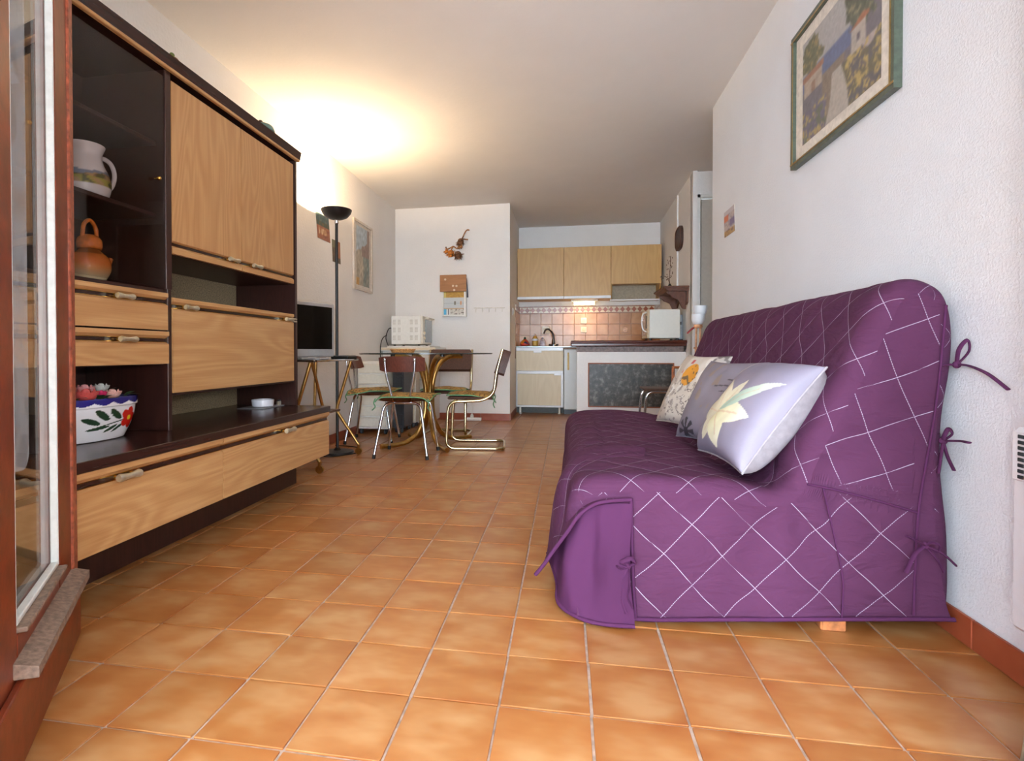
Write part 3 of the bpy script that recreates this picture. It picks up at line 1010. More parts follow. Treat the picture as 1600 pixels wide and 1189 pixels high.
cord = MB().tube(spline([(LXP-0.1, LYP-0.04, 0.006), (LXP-0.02, LYP-0.17, 0.005), (LXP+0.08, LYP-0.1, 0.005), (LXP+0.16, LYP+0.05, 0.005), (LXP+0.05, LYP+0.25, 0.005), (LXP-0.15, LYP+0.3, 0.005)], 8), 0.004, 8)
part('cord', cord, M['black'], lamp, smooth=60)

# brass television trolley
tv_t = thing('trolley', 'brass television trolley on castors with a dark top beside the wall unit', 'trolley', (-1.68, 3.58, 0))
TY0, TY1 = 3.24, 3.90
M['smoke_top'] = plain('smoked_glass_top', (44, 34, 30), 0.08, grain=0.02)
part('top', MB().box(-1.93, -1.56, TY0-0.03, TY1+0.03, 0.715, 0.728, 0.003), M['smoke_top'], tv_t)
ed = MB()
ed.tube(fillet([(-1.93, TY0-0.03, 0.722), (-1.56, TY0-0.03, 0.722), (-1.56, TY1+0.03, 0.722), (-1.93, TY1+0.03, 0.722)], 0.03), 0.006, 8)
part('top_rim', ed, M['chrome'], tv_t)
part('lower_shelf', MB().box(-1.90, -1.70, TY0, TY1, 0.33, 0.345, 0.003), plain('brown_shelf', (110, 74, 50), 0.4), tv_t)
for y in (TY0, TY1):
    fz = fillet([(-1.615, y, 0.712), (-1.735, y, 0.335), (-1.555, y, 0.075)], 0.04)
    part('leg', MB().tube(fz, 0.0115, 12), M['brass_dull'], tv_t, smooth=60)
    part('leg', MB().tube([(-1.90, y, 0.712), (-1.92, y, 0.075)], 0.0115, 12), M['brass_dull'], tv_t, smooth=60)
    for x in (-1.555, -1.92):
        cs = part('castor', MB().cyl((x, y-0.009, 0.0265), (x, y+0.009, 0.0265), 0.026, n=20), M['brass_dull'], tv_t, smooth=40)
        part('castor_fork', MB().box(x-0.008, x+0.008, y-0.012, y+0.012, 0.035, 0.08, 0.003), M['brass_dull'], cs)
part('strut', MB().tube([(-1.615, TY0+0.02, 0.712), (-1.60, 3.44, 0.30)], 0.010, 12), M['brass_dull'], tv_t, smooth=60)
# television
tv = thing('television', 'silver flat television with a dark screen on the brass trolley', 'television', (-1.72, 3.5, 0.7285))
ang = math.atan2(0.33, 0.105)
A = Vector((-1.665, 3.72, 0))
tvM = Matrix.Translation(A) @ Matrix.Rotation(ang, 4, 'Z')    # local x runs away from us along the panel, its far edge at 0
def tmb():
    m = MB(); m.M = tvM
    return m
M['silver'] = plain('silver_plastic', (176, 176, 176), 0.35, 0.2, grain=0.01)
W_ = 0.56
part('cabinet', tmb().box(-W_, 0, 0.0, 0.055, 0.745, 1.13, 0.008), M['silver'], tv)
part('screen', tmb().box(-W_+0.03, -0.028, -0.0035, 0.002, 0.80, 1.10, 0.001), plain('screen_glass', (8, 7, 7), 0.06, grain=0.0), tv)
part('back_shell', tmb().prism([(-W_+0.06, 0.055), (-0.06, 0.055), (-0.14, 0.12), (-W_+0.14, 0.12)], 'Z', 0.79, 1.09), M['silver'], tv)
part('stand', tmb().box(-W_*0.68, -W_*0.32, -0.06, 0.11, 0.7285, 0.742, 0.004), M['silver'], tv)
part('neck', tmb().box(-W_*0.56, -W_*0.44, 0.015, 0.05, 0.74, 0.80, 0.004), M['silver'], tv)
bx = thing('decoder', 'flat black box lying on the trolley beside the television', 'decoder', (-1.56, 3.80, 0.7285))
part('case', MB().box(-1.70, -1.565, 3.73, 3.90, 0.7285, 0.748, 0.004), M['black'], bx)
part('lid', MB().box(-1.692, -1.573, 3.738, 3.892, 0.748, 0.7535, 0.002), M['darkgrey'], bx)
for n_, (y0, y1), lab in (('remote_control', (3.28, 3.42), 'pale remote control lying on the near end of the trolley'),):
    rc = thing(n_, lab, 'remote control', (-1.5, 3.35, 0.7285))
    part('case', MB().box(-1.61, -1.57, y0, y1, 0.7285, 0.742, 0.004), M['silver'], rc)
    part('buttons', MB().box(-1.604, -1.576, y0+0.02, y1-0.03, 0.742, 0.744, 0.001), M['darkgrey'], rc)

# ================================================================== dining table
TCX, TCY = -1.14, 4.43
tb = thing('dining_table', 'round glass dining table on a curved brass tube foot', 'table', (TCX, TCY, 0))
M['table_glass'] = glass('table_glass', (0.80, 0.86, 0.84), 1.5)
part('tabletop', MB().lathe([(0.55, 0.760), (0.556, 0.763), (0.556, 0.768), (0.55, 0.771)], 72, (TCX-0.02, TCY, 0)), M['table_glass'], tb, smooth=40)
part('tabletop_edge', MB().lathe([(0.553, 0.7605), (0.5585, 0.763), (0.5585, 0.768), (0.553, 0.7705)], 72, (TCX-0.02, TCY, 0), cap=False), plain('dark_glass_edge', (40, 52, 52), 0.1), tb, smooth=40)
for k, deg in enumerate((223, 303, 47, 128)):
    a = math.radians(deg)
    ca, sa = math.cos(a), math.sin(a)
    pts = [(0.34, 0.742), (0.20, 0.735), (0.095, 0.66), (0.040, 0.52), (0.032, 0.38), (0.045, 0.24), (0.115, 0.10), (0.24, 0.030), (0.44, 0.022)]
    path = spline([(TCX+r*ca, TCY+r*sa, z) for r, z in pts], 7)
    lg = part('leg', MB().tube(path, 0.020, 14), M['brass_dull'], tb, smooth=60)
    part('pad', MB().cyl((TCX+0.33*ca, TCY+0.33*sa, 0.742), (TCX+0.33*ca, TCY+0.33*sa, 0.7605), 0.02, n=14), M['black'], lg)
part('clamp', MB().lathe([(0.058, 0.40), (0.062, 0.405), (0.062, 0.425), (0.058, 0.43)], 24, (TCX, TCY, 0)), M['brass_dull'], tb)
M['wicker'] = plain('wicker', (190, 140, 84), 0.7, grain=0.15, bump=0.5, scale=120)
bk = thing('basket', 'round wicker bread basket on the glass table', 'basket', (-1.42, 4.60, 0.7715))
part('bowl', MB().lathe([(0.085, 0.7715), (0.098, 0.774), (0.108, 0.800), (0.106, 0.802), (0.094, 0.78), (0.002, 0.777)], 36, (-1.42, 4.60, 0)), M['wicker'], bk, smooth=40)
part('rim', MB().tube([(-1.42+0.107*math.cos(k*PI/18), 4.60+0.107*math.sin(k*PI/18), 0.801) for k in range(36)], 0.006, 8, closed=True), M['wicker'], bk, smooth=60)

# ================================================================== dining chairs
M['cushion_cloth'] = None
t = NT('chair_cushion_print')
v = t.mapping(offset_random=4.0)
f = t.noise(v, 26, 3, 0.6, 0.6)
col = t.ramp(f, [(0.36, (72, 40, 30)), (0.42, (180, 136, 66)), (0.52, (192, 150, 82)), (0.56, (140, 70, 36)), (0.62, (98, 104, 56))])
t.pbsdf(col, 0.85)
M['cushion_cloth'] = t.m
M['green_piping'] = plain('green_piping', (104, 152, 110), 0.8)
M['teak'] = wood('red_brown_veneer', (84, 44, 34), (116, 64, 50), 'Z', 0.35, 3.0, 0.5)
M['orange_ply'] = plain('orange_plywood', (178, 98, 48), 0.4, grain=0.08)
M['vinyl'] = plain('brown_vinyl', (74, 44, 34), 0.55, grain=0.08, bump=0.15, scale=90)
M['rubber'] = plain('black_rubber', (28, 26, 26), 0.7)

def seat_cushion(parent_label, loc, rz, z, w=0.39, d=0.38, ties=True, tilt=0.0):
    """thin tied cushion; local +y is the front of the chair"""
    t = thing('seat_cushion', parent_label, 'cushion', (loc[0], loc[1], z), rz, 'printed cushions tied on the dining chairs')
    rr = random.Random(int(loc[0]*1000))
    def top(u, v, sgn):
        x = (u-0.5)*w*(1.0+0.06*(v-0.5)); y = (v-0.5)*d
        e = (1-(2*u-1)**4)*(1-(2*v-1)**4)
        droop = -0.035*max(0, abs(2*u-1)**8)*max(0, (0.5-v))*2
        return (x, y, 0.012+sgn*0.016*e+droop+0.004*math.sin(9*u+3)*math.sin(7*v))
    m = MB()
    m.grid(lambda u, v: top(u, v, 1), 18, 18)
    n = 18
    m.grid(lambda u, v: top(1-u, v, -0.6), 18, 18)
    part('cover', m, M['cushion_cloth'], t, local=True, smooth=80)
    ring = []
    for k in range(n):
        ring.append(top(k/n, 0, 0))
    for k in range(n):
        ring.append(top(1, k/n, 0))
    for k in range(n):
        ring.append(top(1-k/n, 1, 0))
    for k in range(n):
        ring.append(top(0, 1-k/n, 0))
    part('piping', MB().tube(ring, 0.005, 6, closed=True), M['green_piping'], t, local=True, smooth=60)
    for s in (-1, 1):
        b = MB().tube(spline([(s*w*0.48, -d*0.48, 0.0), (s*w*0.50, -d*0.52, -0.03), (s*w*0.48, -d*0.50, -0.06), (s*w*0.53, -d*0.53, -0.085)], 5), 0.0045, 6)
        part('tie', b, M['green_piping'], t, local=True, smooth=60)
    return t

def chrome_chair(loc, rz, label):
    t = thing('dining_chair', label, 'chair', (loc[0], loc[1], 0), rz, 'chrome chairs with wooden backs')
    R = 0.0105
    st = MB()
    st.grid(lambda u, v: ((u-0.5)*0.38*(0.92+0.1*v), (v-0.5)*0.38, 0.432+0.012*(2*u-1)**2-0.01*math.cos(v*PI)*0.5), 10, 10)
    st.grid(lambda u, v: ((0.5-u)*0.38*(0.92+0.1*v), (v-0.5)*0.38, 0.420+0.012*(2*u-1)**2-0.01*math.cos(v*PI)*0.5), 10, 10)
    part('seat', st, M['orange_ply'], t, local=True, smooth=60)
    for (yb, yt, xb, xt) in ((-0.205, -0.14, 0.20, 0.135), (0.19, 0.13, 0.20, 0.15)):
        path = fillet([(-xb, yb, 0.008), (-xt, yt, 0.405), (xt, yt, 0.405), (xb, yb, 0.008)], 0.06, 7)
        half = len(path)//2
        for s, seg in ((-1, path[:half+1]), (1, path[half:])):
            lg = part('leg', MB().tube(seg, R, 12), M['chrome'], t, local=True, smooth=60)
            part('rubber_foot', MB().cyl((s*xb, yb, 0.001), (s*(xb-0.004), yb*0.985, 0.030), 0.013, n=12), M['rubber'], lg, local=True, smooth=40)
    for s in (-1, 1):
        pth = spline([(s*0.062, 0.10, 0.412), (s*0.060, -0.10, 0.412), (s*0.064, -0.165, 0.425), (s*0.078, -0.185, 0.50), (s*0.105, -0.205, 0.63), (s*0.112, -0.212, 0.735)], 6)
        up_ = part('upright', MB().tube(pth, 0.0085, 10), M['chrome'], t, local=True, smooth=60)
        part('screw', MB().ball((s*0.110, -0.222, 0.722), (0.011, 0.006, 0.011)), M['chrome'], up_, local=True, smooth=60)
    bk = MB()
    def bf(u, v, o):
        x = (u-0.5)*0.345
        e = 1-0.20*abs(2*u-1)**6
        z = 0.69+(v-0.5)*0.115*e
        return (x, -0.196+o+0.10*(u-0.5)**2*2.2-0.03*(v-0.5), z)
    bk.grid(lambda u, v: bf(u, v, 0), 20, 6)
    bk.grid(lambda u, v: bf(1-u, v, -0.010), 20, 6)
    # close the rim
    rim = [(k/20, 0) for k in range(20)]+[(1, k/6) for k in range(6)]+[(1-k/20, 1) for k in range(20)]+[(0, 1-k/6) for k in range(6)]
    a = [bf(u, v, 0) for u, v in rim]; b = [bf(u, v, -0.010) for u, v in rim]
    nr = len(rim)
    bk.add(a+b, [(i, nr+i, nr+(i+1) % nr, (i+1) % nr) for i in range(nr)])
    part('backrest', bk, M['teak'], t, local=True, smooth=40)
    return t

def cantilever_chair(loc, rz, label):
    t = thing('cantilever_chair', label, 'chair', (loc[0], loc[1], 0), rz, 'brass cantilever chairs')
    R = 0.0125
    w = 0.205
    side = [(w, -0.205, 0.80), (w, -0.155, 0.62), (w, -0.135, 0.45), (w, -0.05, 0.395), (w, 0.225, 0.385), (w, 0.245, 0.014), (w, -0.215, 0.014), (0, -0.215, 0.014)]
    full = side[:-1]+[(-x, y, z) for x, y, z in side[:-1]][::-1]
    path = fillet(full, 0.075, 7)
    part('frame', MB().tube(path, R, 14), M['brass_bright'], t, local=True, smooth=60)
    st = MB().box(-w-0.005, w+0.005, -0.13, 0.235, 0.402, 0.424, 0.01)
    part('seat', st, M['vinyl'], t, local=True)
    bk = MB()
    n = 12
    bm_ = [(-0.208, 0), (-0.208, 0.15), (-0.185, 0.185), (0.185, 0.185), (0.208, 0.15), (0.208, 0), (0.19, -0.018), (-0.19, -0.018)]
    bk.M = Matrix.Translation((0, -0.150, 0.625)) @ Matrix.Rotation(math.radians(17), 4, 'X')
    bk.prism(bm_, 'Y', -0.072, 0.010)
    part('backrest', bk, M['vinyl'], t, local=True, smooth=40)
    return t

chrome_chair((-1.190, 3.965), math.radians(2), 'chrome chair with a red-brown wooden back turned towards us, in front of the glass table')
seat_cushion('ochre printed cushion on the chrome chair in front of the glass table', (-1.185, 3.975), math.radians(2), 0.438, 0.41, 0.40)
chrome_chair((-1.66, 4.52), math.radians(-82), 'chrome chair with a wooden back standing sideways near the left wall')
seat_cushion('ochre printed cushion on the chrome chair near the left wall', (-1.65, 4.525), math.radians(-82), 0.438, 0.41, 0.40)
cantilever_chair((-0.715, 4.41), math.radians(96), 'brass cantilever chair with a brown back at the right of the glass table')
seat_cushion('ochre printed cushion on the cantilever chair at the right of the table', (-0.77, 4.405), math.radians(96), 0.425, 0.40, 0.37)
cantilever_chair((-1.10, 4.98), math.radians(182), 'brass cantilever chair with a brown back behind the glass table')
seat_cushion('ochre printed cushion on the cantilever chair behind the table', (-1.10, 4.93), math.radians(182), 0.425, 0.40, 0.37)

# ================================================================== corner with cabinets and little oven
def drawer_tower(name, label, cat, x0, x1, y0, y1, z0, z1, n, mat, fmat, knob=None, castors=True):
    t = thing(name, label, cat, ((x0+x1)/2, (y0+y1)/2, 0))
    part('body', MB().box(x0, x1, y0, y1, z0, z1, 0.006), mat, t)
    h = (z1-z0-0.03)/n
    for k in range(n):
        za = z0+0.015+k*h
        d = part('drawer', MB().box(x0+0.012, x1-0.012, y0-0.012, y0+0.002, za+0.006, za+h-0.006, 0.004), fmat, t)
        if knob == 'ball':
            part('knob', MB().ball(((x0+x1)/2, y0-0.02, za+h*0.5), 0.013), M['bead'], d, smooth=60)
        elif knob == 'slot':
            part('handle', MB().box(x0+0.05, x1-0.05, y0-0.016, y0-0.011, za+h-0.022, za+h-0.012, 0.002), M['darkgrey'], d)
    if castors:
        for sx in (x0+0.03, x1-0.03):
            for sy in (y0+0.03, y1-0.03):
                part('castor', MB().cyl((sx-0.01, sy, 0.024), (sx+0.01, sy, 0.024), 0.0235, n=16).box(sx-0.012, sx+0.012, sy-0.012, sy+0.012, 0.024, z0+0.002), M['darkgrey'], t)
    return t
drawer_tower('drawer_unit', 'white plastic drawer unit with six drawers beside the left wall', 'drawer unit', -1.955, -1.655, 4.88, 5.26, 0.05, 0.69, 6, M['white'], M['offwhite'])
drawer_tower('drawer_tower', 'narrow dark grey drawer tower behind the glass table', 'drawer unit', -1.645, -1.535, 5.0, 5.31, 0.05, 0.69, 5, M['darkgrey'], plain('charcoal_plastic', (52, 56, 62), 0.4), 'slot')
M['cream'] = plain('cream_paint', (226, 212, 186), 0.45, grain=0.01)
drawer_tower('bedside_drawers', 'cream drawer cabinet with round knobs behind the glass table', 'drawer unit', -1.70, -1.525, 5.38, 5.54, 0.05, 0.72, 4, M['offwhite'], M['cream'], 'ball')
wc = thing('low_cupboard', 'white cupboard with an oval handle in the corner under the little oven', 'cupboard', (-1.68, 5.82, 0))
part('body', MB().box(-1.955, -1.435, 5.60, 6.07, 0.02, 0.79, 0.004), M['white'], wc)
dr = part('door', MB().box(-1.95, -1.44, 5.583, 5.60, 0.03, 0.785, 0.004), M['white'], wc)
part('handle', MB().ball((-1.515, 5.575, 0.49), (0.04, 0.014, 0.014)), M['bead'], dr, smooth=60)
wt = thing('worktop_board', 'white worktop board with cream front edge under the little oven', 'worktop', (-1.66, 5.82, 0.791))
part('board', MB().box(-1.962, -1.36, 5.56, 6.085, 0.791, 0.83, 0.004), M['white'], wt)
part('front_edge', MB().box(-1.962, -1.36, 5.553, 5.56, 0.80, 0.826, 0.002), M['cream'], wt)
part('mat', MB().box(-1.90, -1.42, 5.58, 6.05, 0.830, 0.846, 0.004), M['white'], wt)
ov = thing('mini_oven', 'white tabletop mini oven turned sideways in the corner', 'oven', (-1.66, 5.82, 0.847))
OY0, OY1 = 5.63, 6.02
OX, OXR = -1.868, -1.535
part('casing', MB().box(OX, OXR, OY0, OY1, 0.862, 1.172, 0.006), M['white'], ov)
vm = make_mesh('vent_slot', MB().box(-0.007, 0.007, -0.003, 0.001, -0.026, 0.026, 0.001), plain('vent_shadow', (214, 210, 202), 0.6), (0, 0, 0), 0)
for cx in (OX+0.035, OX+0.09, OX+0.225, OX+0.28):
    for rz_ in (0.935, 1.020, 1.105):
        for q in (-0.008, 0.008):
            o = bpy.data.objects.new('vent_slot', vm); C.objects.link(o); o.parent = ov
            o.location = (cx+q+1.66, OY0-5.82, rz_-0.847)
fr_ = MB().box(OXR, OXR+0.018, OY0+0.004, OY1-0.004, 0.866, 1.168, 0.004)
fo = part('front_frame', fr_, M['offwhite'], ov)
part('door_glass', MB().box(OXR+0.018, OXR+0.026, OY0+0.095, OY1-0.015, 0.885, 1.135, 0.003), plain('grey_oven_glass', (164, 170, 172), 0.15, grain=0.03), ov)
part('door_handle', MB().tube(fillet([(OXR+0.02, OY0+0.11, 1.148), (OXR+0.055, OY0+0.11, 1.148), (OXR+0.055, OY1-0.03, 1.148), (OXR+0.02, OY1-0.03, 1.148)], 0.01), 0.008, 8), M['offwhite'], ov)
for z in (0.93, 0.985):
    part('knob', MB().lathe([(0.018, 0), (0.018, 0.012), (0.012, 0.018)], 16, (OXR+0.018, OY0+0.05, z), 'X'), M['cream'], ov)
for sx in (OX+0.03, OXR-0.03):
    for sy in (OY0+0.03, OY1-0.03):
        part('foot', MB().cyl((sx, sy, 0.847), (sx, sy, 0.863), 0.014, n=12), M['black'], ov)
cd = MB().tube(spline([(OX+0.002, 5.70, 1.04), (OX-0.04, 5.69, 1.04), (OX-0.055, 5.66, 1.0), (OX-0.05, 5.60, 0.93), (OX-0.02, 5.57, 0.86), (OX-0.005, 5.545, 0.85)], 7), 0.005, 8)
part('cord', cd, M['black'], ov, smooth=60)
cd = MB().tube(spline([(OX-0.055, 5.645, 0.965), (OX-0.085, 5.60, 0.93), (OX-0.092, 5.55, 0.85), (OX-0.092, 5.543, 0.70), (OX-0.09, 5.55, 0.5)], 7), 0.0045, 8)
part('cord', cd, M['black'], ov, smooth=60)
# power strip
ps = thing('power_strip', 'white power strip with cable lying before the back wall skirting', 'power strip', (-1.02, 6.03, 0))
part('strip', MB().box(-1.11, -0.94, 6.01, 6.055, 0.001, 0.035, 0.006), M['white'], ps)
part('plug', MB().lathe([(0.02, 0.035), (0.02, 0.06), (0.012, 0.075)], 14, (-1.05, 6.03, 0)), M['white'], ps)
part('cable', MB().tube(spline([(-1.05, 6.03, 0.075), (-1.04, 6.03, 0.16), (-1.10, 6.05, 0.21), (-1.2, 6.07, 0.20), (-1.3, 6.08, 0.12)], 7), 0.004, 6), M['white'], ps, smooth=60)
part('cable', MB().tube(spline([(-1.11, 6.03, 0.01), (-1.2, 6.0, 0.006), (-1.28, 6.02, 0.006), (-1.34, 6.03, 0.006)], 7), 0.004, 6), M['white'], ps, smooth=60)

# ================================================================== things on the left and back walls
def town_paint(seed, sky, mid, low):
    def f(u, v):
        k = nz(u*4, v*5, seed)
        k2 = nz(u*13, v*13, seed+3)
        hz = 0.62+0.12*nz(u*3, 0.0, seed+9)
        c = sky if v > hz else blend(low, mid, (v/hz))
        c = blend(c, (120, 100, 86), max(0, k)*1.1 if v < hz else 0)
        return tuple(max(0, min(255, x*(1+0.22*k2))) for x in c)
    return f
def postcard(name, label, cat, o, eu, ev, n, paint, thick=0.003, nu=16, nv=22):
    """paper print with thickness; n points out of the wall"""
    t = thing(name, label, cat, tuple(Vector(o)+Vector(eu)*0.5))
    e = Vector(n).normalized()*thick
    b = MB()
    o, eu, ev = Vector(o), Vector(eu), Vector(ev)
    c = [o, o+eu, o+eu+ev, o+ev]
    b.add([tuple(p+e*0.25) for p in c]+[tuple(p+e*0.9) for p in c], [(0, 1, 2, 3), (4, 7, 6, 5), (0, 4, 5, 1), (1, 5, 6, 2), (2, 6, 7, 3), (3, 7, 4, 0)])
    part('card', b, M['white'], t, smooth=0)
    part('print', painted_panel(o+e, eu, ev, nu, nv, paint), M['paint_matt'], t, smooth=0)
    return t
def beach(u, v):
    k = nz(u*9, v*9, 5)
    if v > 0.72:
        return blend((70, 92, 96), (104, 120, 116), k+0.5)
    if v > 0.5:
        return blend((64, 88, 84), (110, 96, 70), k+0.4)
    if 0.2 < v < 0.42 and abs(u-0.45) < 0.3:
        return blend((222, 196, 160), (150, 96, 60), k+0.5)
    return blend((176, 120, 84), (140, 86, 72), k+0.5)
def street(u, v):
    k = nz(u*10, v*7, 8)
    if u > 0.55 and v > 0.25:
        return blend((150, 92, 60), (176, 116, 76), k+0.5)
    if v > 0.65:
        return blend((96, 104, 70), (140, 130, 110), k+0.5)
    return blend((118, 92, 70), (82, 74, 56), k+0.5)
postcard('postcard', 'postcard of a beach with a dark sky, upper of the two on the left wall', 'postcard', (XL, 4.08, 1.70), (0, 0.24, 0.0), (0, -0.035, 0.205), (1, 0, 0), beach)
postcard('postcard', 'postcard of a brown street, lower of the two behind the lamp pole', 'postcard', (XL, 4.36, 1.555), (0, 0.17, 0), (0, -0.012, 0.19), (1, 0, 0), street)
def framed(name, label, o, eu, ev, n, paint, fw_, depth, fmat, mmat, inset, nu=40, nv=60, gold=None):
    t = thing(name, label, 'picture', tuple(Vector(o)+Vector(eu)*0.5))
    o, eu, ev, n = Vector(o), Vector(eu), Vector(ev), Vector(n).normalized()
    U, V = eu.length, ev.length
    uu, vv = eu/U, ev/V
    def bar(a0, a1, b0, b1, d0, d1):
        m = MB()
        vs = [tuple(o+uu*a+vv*b+n*d) for a in (a0, a1) for b in (b0, b1) for d in (d0, d1)]
        m.add(vs, [(0, 1, 3, 2), (4, 6, 7, 5), (0, 4, 5, 1), (2, 3, 7, 6), (0, 2, 6, 4), (1, 5, 7, 3)])
        return m
    for a0, a1, b0, b1 in ((0, U, 0, fw_), (0, U, V-fw_, V), (0, fw_, fw_, V-fw_), (U-fw_, U, fw_, V-fw_)):
        fb = part('frame_bar', bar(a0, a1, b0, b1, 0.001, depth), fmat, t, smooth=0)
        if gold:
            part('gold_edge', bar(a0+(fw_*0.72 if a1-a0 < U-0.01 and a0 < 0.01 else 0), a1-(fw_*0.72 if a0 > 0.01 and a1-a0 < U-0.01 else 0),
                                  b0+(fw_*0.72 if b1-b0 < V*0.5 and b0 < 0.01 else 0), b1-(fw_*0.72 if b0 > V*0.5 else 0), depth, depth+0.002), gold, fb, smooth=0)
    part('mount', bar(fw_, U-fw_, fw_, V-fw_, 0.003, depth*0.45), mmat, t, smooth=0)
    iu, iv = inset
    part('print', painted_panel(o+uu*iu+vv*iv+n*(depth*0.45+0.001), uu*(U-2*iu), vv*(V-2*iv), nu, nv, paint), M['paint_matt'], t, smooth=0)
    return t
def town(u, v):
    k = nz(u*5, v*5, 21); k2 = nz(u*17, v*14, 4)
    if v > 0.55+0.28*u+0.05*k and u < 0.85:
        c = (176, 186, 192)
    elif u > 0.42 and v > 0.5:
        c = (150, 128, 116)
    elif u > 0.5:
        c = blend((120, 132, 124), (156, 150, 136), k+0.5)
    else:
        c = blend((168, 156, 136), (196, 184, 164), k+0.5)
    if v < 0.12 and u < 0.22:
        c = (196, 150, 84)
    return tuple(max(0, min(255, x*(1+0.25*k2))) for x in c)
M['frame_cream'] = plain('cream_frame', (206, 194, 180), 0.5, grain=0.02)
framed('framed_print', 'tall cream-framed print of old houses on the left wall', (XL, 4.80, 1.375), (0, 0.49, 0), (0, 0, 0.665), (1, 0, 0), town, 0.022, 0.02, M['frame_cream'], plain('cream_mount', (214, 204, 192), 0.7), (0.075, 0.05))

# little open box with a wooden lid on the back wall
kb = thing('wall_box', 'small white wall box with a raised wooden lid and printed lower front', 'wall box', (-1.255, YB-0.05, 1.18))
BX0, BX1, BYF = -1.394, -1.118, YB-0.075
mz = MB().box(BX0, BX0+0.018, BYF, YB-0.001, 1.185, 1.50, 0.002)
part('side', mz, M['white'], kb)
part('side', MB().box(BX1-0.022, BX1, BYF, YB-0.001, 1.185, 1.50, 0.002), M['white'], kb)
part('bottom', MB().box(BX0+0.018, BX1-0.022, BYF, YB-0.001, 1.185, 1.205, 0.002), M['white'], kb)
part('back', MB().box(BX0+0.018, BX1-0.022, YB-0.008, YB-0.001, 1.205, 1.50, 0.001), plain('box_back', (206, 208, 206), 0.7), kb)
lidm = MB().box(BX0-0.022, BX1+0.008, BYF-0.018, BYF, 1.465, 1.655, 0.003)
lid = part('lid', lidm, wood('honey_lid', (150, 98, 56), (180, 124, 76), 'X', 0.5, 2.0), kb, label='honey-coloured wooden lid')
M['petal_white'] = plain('flower_white', (226, 206, 180), 0.6)
for (x, z) in ((-1.352, 1.603), (-1.262, 1.530), (-1.222, 1.528), (-1.248, 1.482)):
    part('painted_flower', MB().lathe([(0.013, 0), (0.012, 0.002), (0.001, 0.003)], 10, (x, BYF-0.0205, z), 'Y'), M['petal_white'], lid)
def shelf_print(u, v):
    k = nz(u*9, v*16, 31)
    if v > 0.74:
        return blend((204, 164, 72), (180, 130, 60), k+0.5) if 0.1 < u else (210, 190, 110)
    if v > 0.28:
        if 0.42 < v < 0.6 and (0.5 < u < 0.6 or 0.8 < u < 0.88):
            return (120, 112, 96) if u < 0.7 else (214, 150, 96)
        return (200, 204, 204) if abs(v-0.5) > 0.02 else (170, 176, 178)
    if v > 0.24:
        return (196, 160, 120)
    if u < 0.14:
        return (84, 176, 214)
    if 0.2 < u < 0.26:
        return (60, 66, 70)
    return blend((210, 206, 196), (110, 100, 92), max(0, k*2.2)) if u > 0.3 else (220, 220, 214)
part('front_print', painted_panel((BX0+0.018, BYF+0.012, 1.205), (BX1-BX0-0.04, 0, 0), (0, 0, 0.26), 50, 50, shelf_print), M['paint_matt'], kb, smooth=0)
part('tassel', MB().tube(spline([(BX1+0.004, BYF+0.02, 1.62), (BX1+0.012, BYF+0.02, 1.5), (BX1+0.016, BYF+0.02, 1.40)], 5), [0.003]+[0.004+0.0007*k for k in range(10)], 8), plain('dark_tassel', (70, 72, 80), 0.8), kb, smooth=60)

# dried flower heads
df_ = thing('dried_flowers', 'bunch of dried brown flower heads hanging on the back wall', 'dried flowers', (-1.22, YB-0.03, 1.77))
M['straw'] = plain('dry_straw', (150, 104, 62), 0.9, grain=0.2)
M['rust'] = plain('dry_rust', (178, 104, 40), 0.9, grain=0.25)
M['seed'] = plain('dry_dark', (98, 66, 44), 0.9, grain=0.25)
heads = [((-1.295, 1.905), 0.052, 'rust', (-0.25, -1)), ((-1.215, 1.885), 0.058, 'seed', (0.2, -1)), ((-1.183, 2.035), 0.05, 'seed', (0.2, -1)), ((-1.345, 1.93), 0.03, 'rust', (-0.5, -1)), ((-1.185, 1.985), 0.032, 'straw', (0.1, -1))]
rr = random.Random(11)
for (x, z), r, mt, d in heads:
    h = part('flower_head', MB().ball((x, YB-0.045, z), (r*0.72, r*0.6, r*0.8), 14, 9), M[mt], df_, smooth=60)
    sp_ = MB()
    for k in range(26):
        a = rr.uniform(0, 2*PI)
        q = Vector((math.cos(a)*0.9+d[0]*0.5, rr.uniform(-0.9, 0.1), math.sin(a)*0.7+d[1]*0.6)).normalized()
        c0 = Vector((x, YB-0.045, z))
        sp_.tube([tuple(c0+q*r*0.5), tuple(c0+q*r*rr.uniform(1.0, 1.35))], [0.007, 0.0015], 5)
    part('bracts', sp_, M[mt], h, smooth=0, kind='stuff')
for pts in ([(-1.295, YB-0.04, 1.94), (-1.27, YB-0.03, 1.985), (-1.235, YB-0.03, 1.965), (-1.20, YB-0.03, 1.965)], [(-1.36, YB-0.03, 1.985), (-1.34, YB-0.03, 1.96), (-1.27, YB-0.03, 1.99)], [(-1.185, YB-0.03, 2.03), (-1.16, YB-0.03, 2.09), (-1.13, YB-0.03, 2.15), (-1.105, YB-0.03, 2.17), (-1.085, YB-0.03, 2.165)], [(-1.18, YB-0.035, 2.07), (-1.10, YB-0.03, 2.06)], [(-1.2, YB-0.03, 1.96), (-1.185, YB-0.03, 2.0)]):
    part('stalk', MB().tube(spline(pts, 5), 0.0075, 7), M['straw'], df_, smooth=60)
